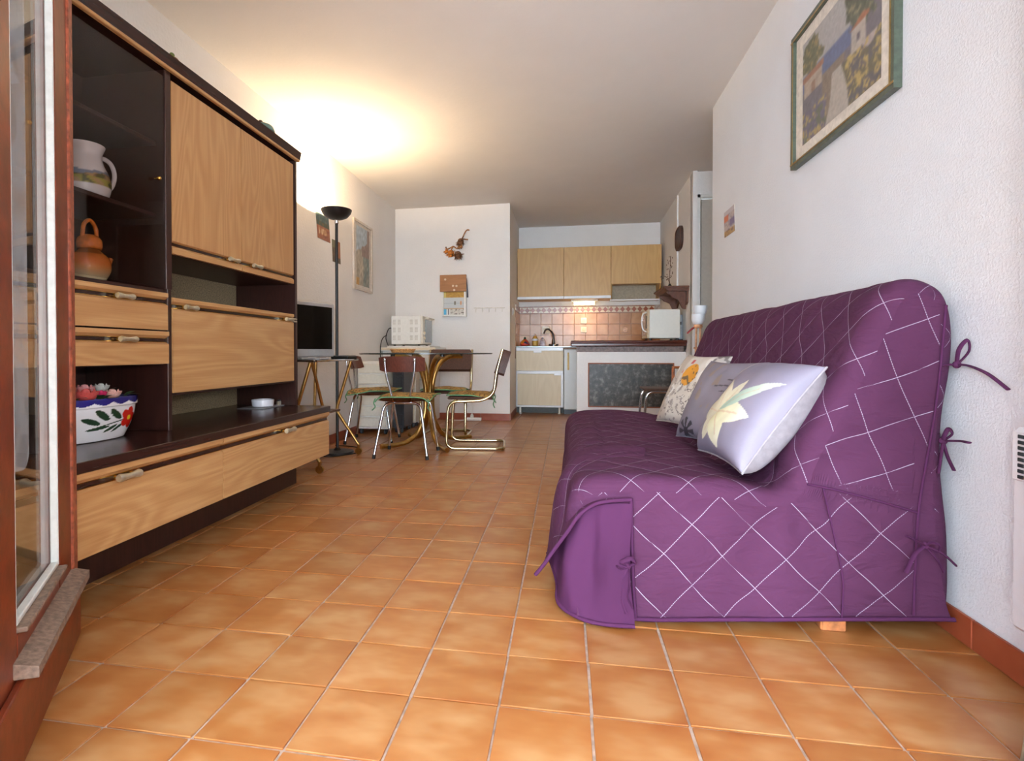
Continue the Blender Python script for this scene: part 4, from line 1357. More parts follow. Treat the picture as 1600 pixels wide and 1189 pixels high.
# rail with tiny hooks
hr = thing('hook_rail', 'slim white hook rail on the back wall beside the alcove', 'hook rail', (-0.86, YB-0.01, 1.27))
M['rail_cream'] = plain('rail_cream', (224, 218, 206), 0.5)
part('rail', MB().box(-1.04, -0.68, YB-0.008, YB-0.001, 1.278, 1.288, 0.002), M['rail_cream'], hr)
for k in range(5):
    x = -1.01+k*0.075
    part('hook', MB().tube(spline([(x, YB-0.006, 1.28), (x, YB-0.02, 1.262), (x, YB-0.028, 1.245), (x, YB-0.022, 1.235)], 4), 0.003, 6), M['rail_cream'], hr, smooth=60)

# ================================================================== kitchen
bw = [o for o in C.objects if o.name == 'wall_kitchen'][0]
lwk = [o for o in C.objects if o.name == 'wall_back'][0]
TK = 0.146
GT = MB().box(XKL, XKR, YK-0.004, YK-0.0005, 0.70, 1.39)
part('tile_grout', GT, M['grout'], bw, smooth=0)
part('tile_grout', MB().box(XKL+0.0005, XKL+0.004, 6.72, YK, 0.70, 1.39), M['grout'], lwk, smooth=0)
kt = make_mesh('wall_tile', MB().box(0.0015, TK-0.0015, -0.009, 0, 0.0015, TK-0.0015, 0.002), M['kitchen_tile'], (0, 0, 0), 0)
nx = int((XKR-XKL)/TK)
for r in range(3):
    z = 1.292-(r+1)*TK
    for c in range(nx):
        o = bpy.data.objects.new('wall_tile', kt); C.objects.link(o); o.parent = bw
        o.location = (XKL+0.004+c*TK, YK-0.003-random.uniform(0, 0.0006), z)
    for c in range(4):
        o = bpy.data.objects.new('wall_tile', kt); C.objects.link(o); o.parent = lwk
        o.rotation_euler = (0, 0, PI/2)
        o.location = (XKL+0.003, 6.72+c*TK*0.985, z)
    # narrow cut tile at the right
    part('cut_tile', MB().box(XKL+0.004+nx*TK+0.0015, XKR-0.002, YK-0.011, YK-0.003, z+0.0015, z+TK-0.0015, 0.002), M['kitchen_tile'], bw, smooth=0)
# border: two red diamonds per tile between ruled edges
t = NT('border_tile_glaze')
sp_ = t.n('ShaderNodeSeparateXYZ')
t.l(t.tc().outputs['Object'], sp_.inputs[0])
hx_ = t.math('ABSOLUTE', t.math('SUBTRACT', t.math('FRACT', t.math('MULTIPLY', sp_.outputs['X'], 2/TK)), 0.5))
dz = t.math('ABSOLUTE', t.math('SUBTRACT', t.math('DIVIDE', sp_.outputs['Z'], 0.091), 0.5))
s1 = t.math('ADD', t.math('MULTIPLY', hx_, 1.15), t.math('MULTIPLY', dz, 1.25))
dia = t.math('LESS_THAN', s1, 0.50)
edge = t.math('GREATER_THAN', dz, 0.40)
tri = t.math('GREATER_THAN', t.math('ADD', hx_, t.math('MULTIPLY', dz, -0.9)), 0.40)
c1 = t.mix(dia, lin((214, 194, 164)), lin((150, 78, 50)))
c2 = t.mix(edge, c1, lin((142, 78, 48)))
c3 = t.mix(t.math('MULTIPLY', tri, 0.6), c2, lin((158, 96, 64)))
t.pbsdf(c3, 0.25)
M['border'] = t.m
bt = make_mesh('border_tile', MB().box(0.0008, TK-0.0008, -0.010, 0, 0.001, 0.091, 0.0015), M['border'], (0, 0, 0), 0)
for c in range(nx):
    o = bpy.data.objects.new('border_tile', bt); C.objects.link(o); o.parent = bw
    o.location = (XKL+0.004+c*TK, YK-0.003, 1.2925)
for c in range(4):
    o = bpy.data.objects.new('border_tile', bt); C.objects.link(o); o.parent = lwk
    o.rotation_euler = (0, 0, PI/2); o.location = (XKL+0.003, 6.72+c*TK*0.985, 1.2925)
# sockets and switches
def socket(name, label, x, z, y, w=0.078, inner=True, cat='socket'):
    t = thing(name, label, cat, (x, y, z-w/2))
    part('plate', MB().box(x-w/2, x+w/2, y-0.010, y-0.0005, z-w/2, z+w/2, 0.004), M['offwhite'], t)
    if inner:
        part('insert', MB().lathe([(0.024, 0.0), (0.022, -0.003), (0.002, -0.002)], 20, (x, y-0.010, z), 'Y'), M['cream'], t)
    return t
yt_ = YK-0.0125
socket('wall_socket', 'upper of the two cream sockets on the kitchen tiles under the tube light', 0.232, 1.194, yt_)
socket('wall_socket', 'lower of the two cream sockets on the kitchen tiles under the tube light', 0.232, 1.075, yt_)
socket('wall_socket', 'cream socket plate on the kitchen tiles behind the tap', -0.263, 1.071, yt_, 0.10)
dt = thing('flower_tile', 'tile motif of a pale painted flower on the kitchen tiles near the microwave', 'tile motif', (0.765, yt_, 1.02))
part('flower', MB().lathe([(0.035, 0.0), (0.03, -0.0012), (0.001, -0.0015)], 9, (0.765, yt_, 1.071), 'Y'), plain('motif_pink', (206, 164, 134), 0.4, grain=0.1), dt)
part('spray', MB().box(0.715, 0.815, yt_-0.0008, yt_, 1.03, 1.038).box(0.73, 0.80, yt_-0.0008, yt_, 1.105, 1.111), plain('motif_brown', (156, 108, 78), 0.4), dt)
sw = thing('light_switch', 'white light switch on the side wall of the kitchen alcove', 'switch', (XKL, 6.4, 1.22))
part('plate', MB().box(XKL+0.0005, XKL+0.012, 6.36, 6.44, 1.215, 1.30, 0.004), M['white'], sw)
part('rocker', MB().box(XKL+0.012, XKL+0.017, 6.375, 6.425, 1.235, 1.28, 0.003), M['bead'], sw)

M['maple'] = wood('pale_maple_laminate', (196, 152, 90), (212, 170, 106), 'Z', 0.4, 1.6, 0.3)
M['maple_pale'] = wood('pale_cream_laminate', (216, 194, 156), (226, 206, 170), 'Z', 0.4, 1.6, 0.25)
M['white_gloss'] = plain('white_gloss_edge', (240, 240, 240), 0.25, grain=0.004)
# sink unit
su = thing('sink_cabinet', 'kitchen sink cabinet with cream drawer front and white-edged door', 'cabinet', (-0.32, 7.05, 0))
CX0, CX1, CYF = XKL+0.004, -0.03, 6.80
part('carcass', MB().box(CX0, CX1, CYF+0.02, YK-0.013, 0.085, 0.835, 0.002), M['white_gloss'], su)
dr = part('drawer_front', MB().box(CX0+0.002, CX1-0.002, CYF, CYF+0.018, 0.545, 0.795, 0.002), M['maple_pale'], su)
part('top_edge', MB().box(CX0+0.002, CX1-0.002, CYF-0.004, CYF+0.018, 0.796, 0.833, 0.003), M['white_gloss'], su)
part('pull', MB().box(-0.40, -0.30, CYF-0.010, CYF-0.0005, 0.770, 0.798, 0.003), M['white_gloss'], dr)
do = part('door', MB().box(CX0+0.02, CX1-0.03, CYF, CYF+0.018, 0.112, 0.505, 0.002), M['maple_pale'], su)
for a in ((CX0+0.02, CX1-0.002, 0.508, 0.540), (CX1-0.029, CX1-0.002, 0.088, 0.507), (CX0+0.02, CX1-0.03, 0.088, 0.111)):
    part('white_edge', MB().box(a[0], a[1], CYF-0.004, CYF+0.018, a[2], a[3], 0.003), M['white_gloss'], do)
part('pull', MB().box(-0.145, -0.06, CYF-0.012, CYF-0.0045, 0.488, 0.520, 0.003), M['white_gloss'], do)
for x in (-0.567, -0.079):
    for y in (6.83, 7.2):
        part('foot', MB().lathe([(0.020, 0.0005), (0.020, 0.012), (0.013, 0.018), (0.013, 0.085)], 14, (x, y, 0)), M['offwhite'], su)
part('plinth', MB().box(CX0, CX1, 6.95, 6.965, 0.002, 0.085), plain('grey_plinth', (92, 94, 90), 0.6), su)
M['steel'] = plain('sink_steel', (150, 156, 156), 0.3, 0.85, grain=0.03)
sk = thing('kitchen_sink', 'stainless steel sink top on the kitchen cabinet', 'sink', (-0.2, 7.03, 0.835))
SX0, SX1, SY0, SY1 = XKL+0.006, 0.20, 6.775, YK-0.014
part('surface', MB().box(SX0, SX1, SY0, SY1, 0.8355, 0.851, 0.004), M['steel'], sk)
part('basin_rim', MB().tube(fillet([(-0.56, 6.87, 0.852), (-0.12, 6.87, 0.852), (-0.12, 7.16, 0.852), (-0.56, 7.16, 0.852), (-0.56, 6.87, 0.852)], 0.05), 0.004, 6), M['steel'], sk)
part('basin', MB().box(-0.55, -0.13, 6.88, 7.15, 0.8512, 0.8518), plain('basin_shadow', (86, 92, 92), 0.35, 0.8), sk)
fa = thing('tap', 'chrome gooseneck tap bending over the kitchen sink', 'tap', (-0.155, 7.0, 0.8515))
M['tap'] = plain('tap_chrome', (120, 122, 126), 0.15, 1.0, grain=0.02)
part('base', MB().lathe([(0.034, 0.8515), (0.034, 0.872), (0.024, 0.885), (0.018, 0.93), (0.014, 0.95)], 20, (-0.155, 7.0, 0)), M['tap'], fa)
part('spout', MB().tube(spline([(-0.152, 7.0, 0.93), (-0.158, 6.995, 0.99), (-0.185, 6.985, 1.045), (-0.222, 6.97, 1.07), (-0.258, 6.955, 1.058), (-0.275, 6.945, 1.015)], 7), [0.013]*20+[0.011]*16, 12), M['tap'], fa, smooth=60)
for s in (-1, 1):
    part('handle', MB().cyl((-0.155+s*0.03, 7.0, 0.868), (-0.155+s*0.062, 6.995, 0.872), 0.010, 0.012, 10), M['tap'], fa)
def bottle(name, label, x, y, prof, bmat, cap, band=None, cat='bottle'):
    t = thing(name, label, cat, (x, y, 0.8515))
    z0 = 0.8515
    part('body', MB().lathe(dense([(r, z0+z) for r, z in prof], 4), 24, (x, y, 0)), bmat, t, smooth=60)
    part('cap', MB().lathe([(r, z0+z) for r, z in cap[0]], 16, (x, y, 0)), cap[1], t)
    if band:
        part('band', MB().lathe([(r, z0+z) for r, z in band[0]], 24, (x, y, 0), cap=False), band[1], t, smooth=60)
    return t
# colourful sponge holder, soap bottles
t = NT('patchwork_glaze')
v = t.mapping()
vo = t.n('ShaderNodeTexVoronoi'); vo.inputs['Scale'].default_value = 26
t.l(v, vo.inputs['Vector'])
sepc = t.n('ShaderNodeSeparateColor'); t.l(vo.outputs['Color'], sepc.inputs[0])
t.pbsdf(t.ramp(sepc.outputs[0], [(0.0, (196, 52, 38)), (0.35, (210, 60, 40)), (0.5, (216, 140, 36)), (0.66, (44, 48, 90)), (0.8, (66, 120, 60)), (1.0, (190, 50, 40))]), 0.3)
t.t.nodes['Color Ramp'].color_ramp.interpolation = 'CONSTANT'
bottle('soap_dispenser', 'round patchwork-coloured soap dispenser at the left end of the sink', -0.520, 6.95, [(0.04, 0), (0.058, 0.01), (0.062, 0.035), (0.048, 0.06), (0.022, 0.085), (0.016, 0.092)], t.m, ([(0.012, 0.09), (0.015, 0.095), (0.014, 0.115), (0.004, 0.122)], M['leafgreen']))
amber = plain('amber_soap', (212, 164, 70), 0.2)
bottle('washing_up_bottle', 'clear bottle with yellow soap, second from left on the sink', -0.389, 6.95, [(0.030, 0), (0.036, 0.006), (0.038, 0.05), (0.040, 0.085), (0.032, 0.105), (0.020, 0.125), (0.014, 0.135)], amber, ([(0.012, 0.133), (0.012, 0.15), (0.006, 0.156), (0.005, 0.168)], plain('pale_cap', (222, 196, 176), 0.4)), ([(0.0388, 0.07), (0.0415, 0.072), (0.0418, 0.096), (0.037, 0.098)], M['white_gloss']))
bottle('hand_soap', 'small white and lilac soap bottle just left of the tap', -0.292, 6.95, [(0.030, 0), (0.036, 0.006), (0.036, 0.05), (0.030, 0.08), (0.016, 0.098)], plain('lilac_plastic', (206, 192, 204), 0.25, grain=0.12, scale=18), ([(0.014, 0.095), (0.014, 0.106), (0.005, 0.115)], plain('grey_cap', (120, 124, 130), 0.4)))
# fridge
fg = thing('fridge', 'narrow white fridge with a yellow handle beside the sink cabinet', 'fridge', (0.25, 7.05, 0))
part('body', MB().box(-0.024, 0.50, 6.84, YK-0.02, 0.06, 0.820, 0.004), M['white_gloss'], fg)
fd = part('door', MB().box(-0.024, 0.50, 6.795, 6.838, 0.062, 0.815, 0.010), plain('fridge_door', (214, 218, 216), 0.35, grain=0.004), fg)
part('handle', MB().box(0.018, 0.040, 6.775, 6.7945, 0.555, 0.772, 0.006), plain('yellow_handle', (232, 196, 116), 0.4), fd)
part('base', MB().box(-0.02, 0.49, 6.86, 7.2, 0.001, 0.06), M['darkgrey'], fg)
# wall cupboards
UYF, UZ0, UZ1 = 6.97, 1.452, 2.108
for x0, x1, lab in ((XKL+0.006, -0.028, 'left maple wall cupboard above the sink'), (-0.026, 0.556, 'middle maple wall cupboard above the tube light')):
    uc = thing('wall_cupboard', lab, 'cupboard', ((x0+x1)/2, 7.1, UZ0))
    part('carcass', MB().box(x0, x1, UYF+0.02, YK-0.002, UZ0, UZ1, 0.001), M['maple'], uc)
    dd = part('door', MB().box(x0+0.001, x1-0.001, UYF, UYF+0.018, UZ0+0.038, UZ1, 0.002), M['maple'], uc)
    part('grip_rail', MB().box(x0+0.001, x1-0.001, UYF-0.006, UYF+0.018, UZ0+0.003, UZ0+0.037, 0.003), M['white_gloss'], dd)
hd_ = thing('hood_cupboard', 'short maple cupboard over the open hood recess at the right', 'cupboard', (0.86, 7.1, 1.452))
part('carcass', MB().box(0.558, 1.165, UYF+0.02, YK-0.002, 1.645, UZ1, 0.001), M['maple'], hd_)
part('door', MB().box(0.559, 1.164, UYF, UYF+0.018, 1.628, UZ1, 0.002), M['maple'], hd_)
for xa in (0.558, 1.147):
    part('side_panel', MB().prism([(UYF+0.03, 1.645), (UYF+0.10, 1.452), (YK-0.002, 1.452), (YK-0.002, 1.645)], 'X', xa, xa+0.018), M['maple'], hd_)
part('recess_back', MB().box(0.578, 1.145, YK-0.02, YK-0.002, 1.46, 1.645), plain('recess_grey', (176, 162, 138), 0.6), hd_)
part('light_strip', MB().box(0.558, 1.165, 7.12, 7.27, 1.435, 1.452, 0.002), M['white_gloss'], hd_)
# tube light
tl = thing('tube_light', 'glowing tube light under the kitchen wall cupboards', 'lamp', (0.23, 7.08, 1.40))
part('housing', MB().box(0.07, 0.40, 7.05, 7.12, 1.425, 1.4515, 0.004), M['white'], tl)
part('tube', MB().cyl((0.10, 7.07, 1.402), (0.36, 7.07, 1.402), 0.022, n=14), emit('tube_glow', (255, 226, 170), 9.0), tl)
light('tube_glow', 'AREA', (0.23, 7.075, 1.376), TUBE_W, (1.0, 0.72, 0.40), shape='RECTANGLE', size=0.26, size_y=0.04)

# half wall with bar top
HX0, HYF = 0.114, 5.75
hw = struct('wall_half', MB().box(HX0, XKR, HYF, HYF+0.10, -0.02, 0.778), M['wall'], 'low white wall under the bar counter')
part('grey_course', MB().box(HX0-0.002, XKR-0.02, HYF-0.006, HYF+0.10, 0.778, 0.835, 0.004), plain('grey_stone_course', (128, 112, 108), 0.6, grain=0.08), hw)
ct = thing('bar_counter', 'long dark red-brown wooden bar counter on the low white wall', 'counter', (0.63, 5.95, 0.836))
M['counter'] = wood('dark_red_counter', (74, 34, 26), (104, 52, 40), 'X', 0.25, 2.0, 0.4)
part('slab', MB().box(0.052, XKR-0.003, 5.70, 6.22, 0.837, 0.897, 0.008), M['counter'], ct)
part('nosing', MB().tube([(0.052, 5.70, 0.880), (XKR-0.003, 5.70, 0.880)], 0.016, 12), M['counter'], ct)
part('support', MB().box(0.20, 0.23, 6.10, 6.20, 0.0, 0.836, 0.003), M['counter'], ct)
t = NT('dark_slate_panel')
v = t.mapping()
f = t.noise(v, 16, 5, 0.7)
col = t.ramp(f, [(0.35, (34, 32, 30)), (0.52, (70, 66, 60)), (0.70, (136, 132, 124))])
t.pbsdf(col, 0.4, 0, t.bump(f, 0.3, 0.004))
dp = thing('slate_panel', 'dark mottled slate panel in a thin terracotta frame on the low wall', 'panel', (0.64, HYF-0.01, 0.2))
PXa, PXb, PZa, PZb = 0.228, 1.085, 0.205, 0.665
part('panel', MB().box(PXa+0.012, PXb-0.012, HYF-0.010, HYF-0.001, PZa+0.012, PZb-0.012), t.m, dp)
for a in ((PXa, PXb, PZb-0.012, PZb), (PXa, PXb, PZa, PZa+0.012), (PXa, PXa+0.012, PZa+0.012, PZb-0.012), (PXb-0.012, PXb, PZa+0.012, PZb-0.012)):
    part('frame_bar', MB().box(a[0], a[1], HYF-0.014, HYF-0.001, a[2], a[3], 0.002), plain('terracotta_frame', (150, 84, 54), 0.6), dp)
# microwave on the counter
mw = thing('microwave', 'cream microwave oven with a looped handle on the bar counter', 'microwave', (0.985, 5.95, 0.898))
part('casing', MB().box(0.842, 1.143, 5.745, 6.15, 0.918, 1.212, 0.006), plain('microwave_white', (228, 226, 216), 0.4, grain=0.004), mw)
mf = part('front', MB().box(0.822, 0.842, 5.750, 6.15, 0.918, 1.210, 0.004), plain('beige_front', (206, 184, 152), 0.45), mw)
part('window', MB().box(0.817, 0.822, 5.86, 6.13, 0.95, 1.18, 0.002), plain('beige_window', (150, 128, 104), 0.2), mf)
part('handle', MB().tube(spline([(0.822, 5.80, 1.185), (0.785, 5.795, 1.165), (0.772, 5.79, 1.09), (0.785, 5.79, 1.01), (0.822, 5.80, 0.985)], 7), 0.008, 8), M['white_gloss'], mf, smooth=60)
part('buttons', MB().box(0.8185, 0.822, 5.765, 5.835, 1.02, 1.15, 0.001), M['darkgrey'], mf)
for sx in (0.86, 1.12):
    for sy in (5.78, 6.1):
        part('foot', MB().cyl((sx, sy, 0.8975), (sx, sy, 0.919), 0.014, n=10), M['black'], mw)
to = thing('toaster', 'pale grey toaster behind the microwave at the end of the bar counter', 'toaster', (1.172, 6.0, 0.898))
part('body', MB().box(1.150, 1.195, 5.88, 6.14, 0.902, 1.165, 0.008), plain('pale_grey_metal', (176, 184, 188), 0.35, 0.3), to)
part('base', MB().box(1.149, 1.196, 5.875, 6.145, 0.8975, 0.912, 0.003), M['darkgrey'], to)
part('lever', MB().box(1.166, 1.178, 5.866, 5.88, 1.06, 1.09, 0.002), M['black'], to)

# shelf with brackets on the kitchen side wall
M['walnut'] = wood('brown_shelf_wood', (82, 46, 30), (116, 68, 44), 'Y', 0.4, 2.0, 0.4)
sh = thing('wall_shelf', 'brown wooden shelf with scrolled brackets above the microwave', 'shelf', (1.08, 5.9, 1.25))
part('board', MB().box(0.955, XKR-0.001, 5.60, 6.22, 1.412, 1.432, 0.004), M['walnut'], sh)
part('moulding', MB().prism([(0.97, 1.412), (1.0, 1.385), (XKR-0.002, 1.385), (XKR-0.002, 1.412)], 'Y', 5.615, 6.205), M['walnut'], sh)
part('back_board', MB().prism([(5.64, 1.385), (5.64, 1.27), (5.70, 1.25), (5.78, 1.30), (5.93, 1.33), (6.08, 1.30), (6.16, 1.25), (6.20, 1.27), (6.20, 1.385)], 'X', XKR-0.018, XKR-0.001), M['walnut'], sh)
for yy in (5.68, 6.12):
    prof = [(XKR-0.019, 1.385), (1.0, 1.385), (1.005, 1.365), (1.03, 1.352), (1.045, 1.330), (1.075, 1.318), (1.11, 1.300), (1.13, 1.255), (1.15, 1.215), (XKR-0.019, 1.205)]
    part('bracket', MB().prism(prof, 'Y', yy, yy+0.03), M['walnut'], sh)
vs = thing('sprig_vase', 'small dark vase with a dried twig on the brown wall shelf', 'vase', (1.06, 5.86, 1.4325))
part('vase', MB().lathe(dense([(0.012, 1.4325), (0.020, 1.437), (0.024, 1.455), (0.012, 1.474), (0.013, 1.482)], 4), 18, (1.06, 5.86, 0)), M['black'], vs, smooth=60)
M['twig'] = plain('dry_twig', (112, 94, 84), 0.9, grain=0.1)
part('twig', MB().tube(spline([(1.06, 5.86, 1.478), (1.058, 5.86, 1.56), (1.064, 5.86, 1.66), (1.068, 5.86, 1.77)], 5), 0.003, 6), M['twig'], vs, smooth=60)
part('twig', MB().tube(spline([(1.06, 5.86, 1.48), (1.035, 5.86, 1.545), (0.995, 5.86, 1.565)], 5), 0.003, 6), M['twig'], vs, smooth=60)
rr = random.Random(5)
lvm = MB()
for k in range(34):
    if k < 22:
        z = 1.55+0.22*k/22; x = 1.06+rr.uniform(-0.03, 0.03)
    else:
        z = 1.545+rr.uniform(-0.02, 0.03); x = 1.0+rr.uniform(-0.03, 0.05)
    lvm.ball((x, 5.86+rr.uniform(-0.02, 0.02), z), (0.004, 0.004, 0.007), 6, 4)
part('dry_leaves', lvm, M['twig'], vs, smooth=60, kind='stuff')
pq = thing('carved_plaque', 'dark carved wooden plaque hanging on the kitchen side wall', 'plaque', (XKR-0.01, 6.05, 1.87))
ov_ = [(6.05+0.165*math.copysign(abs(math.cos(a))**0.7, math.cos(a)), 1.985+0.125*math.copysign(abs(math.sin(a))**0.6, math.sin(a))) for a in [2*PI*k/36 for k in range(36)]]
part('board', MB().prism(ov_, 'X', XKR-0.022, XKR-0.001), plain('dark_carving', (66, 40, 30), 0.5, grain=0.15, bump=0.5, scale=50), pq)
rim = [(XKR-0.024, 6.05+(y-6.05)*0.86, 1.985+(z-1.985)*0.86) for y, z in ov_]
part('carved_rim', MB().tube(rim, 0.007, 6, closed=True), plain('brown_carving', (96, 58, 42), 0.5), pq, smooth=60)

# ================================================================== sofa under a purple quilted cover
Y0, Y1 = 1.63, 3.56
PROF_CTRL = [(-0.012, 0.015), (-0.010, 0.12), (-0.004, 0.24), (0.004, 0.325), (0.030, 0.375), (0.085, 0.402), (0.20, 0.412), (0.34, 0.412), (0.47, 0.402), (0.555, 0.385), (0.600, 0.392), (0.628, 0.44), (0.665, 0.53), (0.715, 0.63), (0.770, 0.74), (0.818, 0.85), (0.850, 0.925), (0.885, 0.965), (0.930, 0.978), (0.975, 0.966), (1.010, 0.935), (1.028, 0.88), (1.034, 0.80), (1.026, 0.70), (1.012, 0.58), (1.012, 0.45), (1.026, 0.30), (1.030, 0.16), (1.026, 0.062)]
PROF = [(p[0], p[2]) for p in spline([(x, 0, z) for x, z in PROF_CTRL], 6)]
NPF = len(PROF)
ARC = [0.0]
for a, b in zip(PROF, PROF[1:]):
    ARC.append(ARC[-1]+math.hypot(b[0]-a[0], b[1]-a[1]))
NRM = []
for i in range(NPF):
    a, b = PROF[max(i-1, 0)], PROF[min(i+1, NPF-1)]
    dx, dz_ = b[0]-a[0], b[1]-a[1]
    L = math.hypot(dx, dz_)
    NRM.append((-dz_/L, dx/L))      # outward (left of travel, which climbs the front)
def arc_at(x_target, lo=0, hi=None):
    hi = hi or NPF
    return min(range(lo, hi), key=lambda i: abs(PROF[i][0]-x_target))
ARC_SEAT = ARC[arc_at(0.2, 30, 70)]-0.2
ARC_CREASE = ARC[arc_at(0.60, 40, 80)]
I_TOP = max(range(NPF), key=lambda i: PROF[i][1])

t = NT('purple_quilt')
uvn = t.n('ShaderNodeUVMap', uv_map='weave')
mask = t.n('ShaderNodeAttribute', attribute_name='paint')
sep = t.n('ShaderNodeSeparateXYZ'); t.l(uvn.outputs[0], sep.inputs[0])
Q = 0.117      # pitch of the diagonal stitching
wob = t.noise(uvn.outputs[0], 5.0, 1)
wv = t.math('MULTIPLY', t.math('SUBTRACT', wob, 0.5), 0.035)
u_, v_ = sep.outputs['X'], sep.outputs['Y']
lines, puffs = [], []
for ku, kv, off in ((1.0, 1.0, 0.03), (1.0, -1.0, 0.06)):
    ph = t.math('ADD', t.math('ADD', t.math('MULTIPLY', u_, ku), t.math('MULTIPLY', v_, kv)), wv)
    fr = t.math('FRACT', t.math('DIVIDE', t.math('ADD', ph, off+5*Q*1.414), Q*1.414))
    d = t.math('MULTIPLY', t.math('ABSOLUTE', t.math('SUBTRACT', fr, 0.5)), Q*1.414)
    lines.append(t.math('LESS_THAN', d, 0.0013))
    puffs.append(t.math('MINIMUM', t.math('MULTIPLY', d, 26.0), 1.0))
dash = t.math('GREATER_THAN', t.math('FRACT', t.math('MULTIPLY', t.math('ADD', u_, v_), 110.0)), 0.22)
ln = t.math('MULTIPLY', t.math('MAXIMUM', lines[0], lines[1]), dash)
sm = t.n('ShaderNodeSeparateColor'); t.l(mask.outputs['Color'], sm.inputs[0])
ln = t.math('MULTIPLY', ln, sm.outputs[0])
puff = t.math('MINIMUM', puffs[0], puffs[1])
puff = t.math('MULTIPLY', puff, sm.outputs[0])
ov3 = t.mapping(scale=(1, 1, 1))
cloth = t.noise(ov3, 2.2, 3)
basec = t.ramp(cloth, [(0.3, (78, 42, 68)), (0.7, (88, 49, 78))])
col = t.mix(t.math('MULTIPLY', ln, 0.5), basec, lin((206, 196, 216)))
wr = t.noise(t.mapping(scale=(1.0, 1.0, 2.6), rot=(0, 0.5, 0)), 6.0, 3, 0.55, 0.8)
hgt = t.math('ADD', t.math('MULTIPLY', puff, 0.4), t.math('MULTIPLY', wr, 2.2))
bm1 = t.n('ShaderNodeBump'); bm1.inputs['Strength'].default_value = 0.55; bm1.inputs['Distance'].default_value = 0.012
t.l(hgt, bm1.inputs['Height'])
bm2 = t.n('ShaderNodeBump'); bm2.inputs['Strength'].default_value = 0.25; bm2.inputs['Distance'].default_value = 0.0015
t.l(t.noise(ov3, 420, 2), bm2.inputs['Height']); t.l(bm1.outputs[0], bm2.inputs['Normal'])
p = t.pbsdf(col, 0.85, 0, bm2.outputs[0], Specular_IOR_Level=0.12)
M['quilt'] = t.m
t = NT('purple_plain')
v = t.mapping()
wr = t.noise(t.mapping(scale=(1.0, 1.0, 0.5)), 7.0, 3, 0.5, 0.6)
bm1 = t.n('ShaderNodeBump'); bm1.inputs['Strength'].default_value = 0.5; bm1.inputs['Distance'].default_value = 0.012
t.l(wr, bm1.inputs['Height'])
t.pbsdf(t.ramp(t.noise(v, 2.2, 3), [(0.3, (74, 37, 68)), (0.7, (86, 44, 80))]), 0.85, 0, bm1.outputs[0], Specular_IOR_Level=0.12)
M['quilt_plain'] = t.m

sofa = thing('sofa', 'sofa bed under a purple quilted cover with diamond stitching against the right wall', 'sofa', (0.5, 2.6, 0))

def body_pt(i, y, inset=0.0):
    x, z = PROF[i]
    n = NRM[i]
    return [x-n[0]*inset, y, max(0.015, z-n[1]*inset)]
# --- long shell: seat, backrest, front and back
rows = []
RC = 0.055
for k in range(7):
    a = (k/6)*PI/2
    rows.append((Y0+RC*(1-math.cos(a)), RC*(1-math.sin(a))*0.8))
NY = 36
for k in range(1, NY):
    rows.append((Y0+RC+(Y1-Y0-2*RC)*k/NY, 0.0))
for k in range(7):
    a = (k/6)*PI/2
    rows.append((Y1-RC+RC*math.sin(a), RC*(1-math.cos(a))*0.8))
mb = MB()
vs, uv, cl = [], [], []
for (y, ins) in rows:
    for i in range(NPF):
        x, yy, z = body_pt(i, y, ins)
        # soft sag of seat and gentle waves of the loose cloth
        seat = 1.0 if 0.15 < x < 0.55 and z < 0.45 else 0.0
        z -= 0.012*seat*math.sin(PI*min(1, max(0, (y-Y0)/(Y1-Y0))))
        wv_ = 0.008*nz(y*5, ARC[i]*5, 3.0)+0.004*nz(y*14, ARC[i]*9, 8.0)
        if 0.57 < x < 0.63 and z < 0.5:
            wv_ -= 0.006
        edge_ = max(0.0, min(1.0, min(y-Y0, Y1-y)/0.08))
        wv_ *= edge_
        n = NRM[i]
        x += n[0]*wv_
        z += n[1]*wv_*(0.7 if z > 0.03 else 0)
        # hem of the front flap billows a little
        if i < 22:
            x -= 0.012*max(0, 1-i/16)*(1+math.sin(y*9.0))*0.6*edge_
        x = min(x, XR-0.012)
        vs.append((x, yy, max(z, 0.012)))
        kk_ = len(vs)-1
        uv.append((ARC[i], (y-Y0) if y > Y0+RC-1e-6 else RC-RC*0.9*(PI/2-math.acos(max(-1, min(1, 1-(y-Y0)/RC))))))
        hid = 1.0
        if z < 0.36 and x < 0.05 and y < Y0+0.3:
            hid = 0.0
        if x > 0.98 and z < 0.6:
            hid = 0.0
        cl.append((hid, hid, hid, 1))
nr = len(rows)
fs = [(r*NPF+i, r*NPF+i+1, (r+1)*NPF+i+1, (r+1)*NPF+i) for r in range(nr-1) for i in range(NPF-1)]
mb.add(vs, fs)
mb.uv, mb.col = uv, cl
part('cover', mb, M['quilt'], sofa, smooth=75)

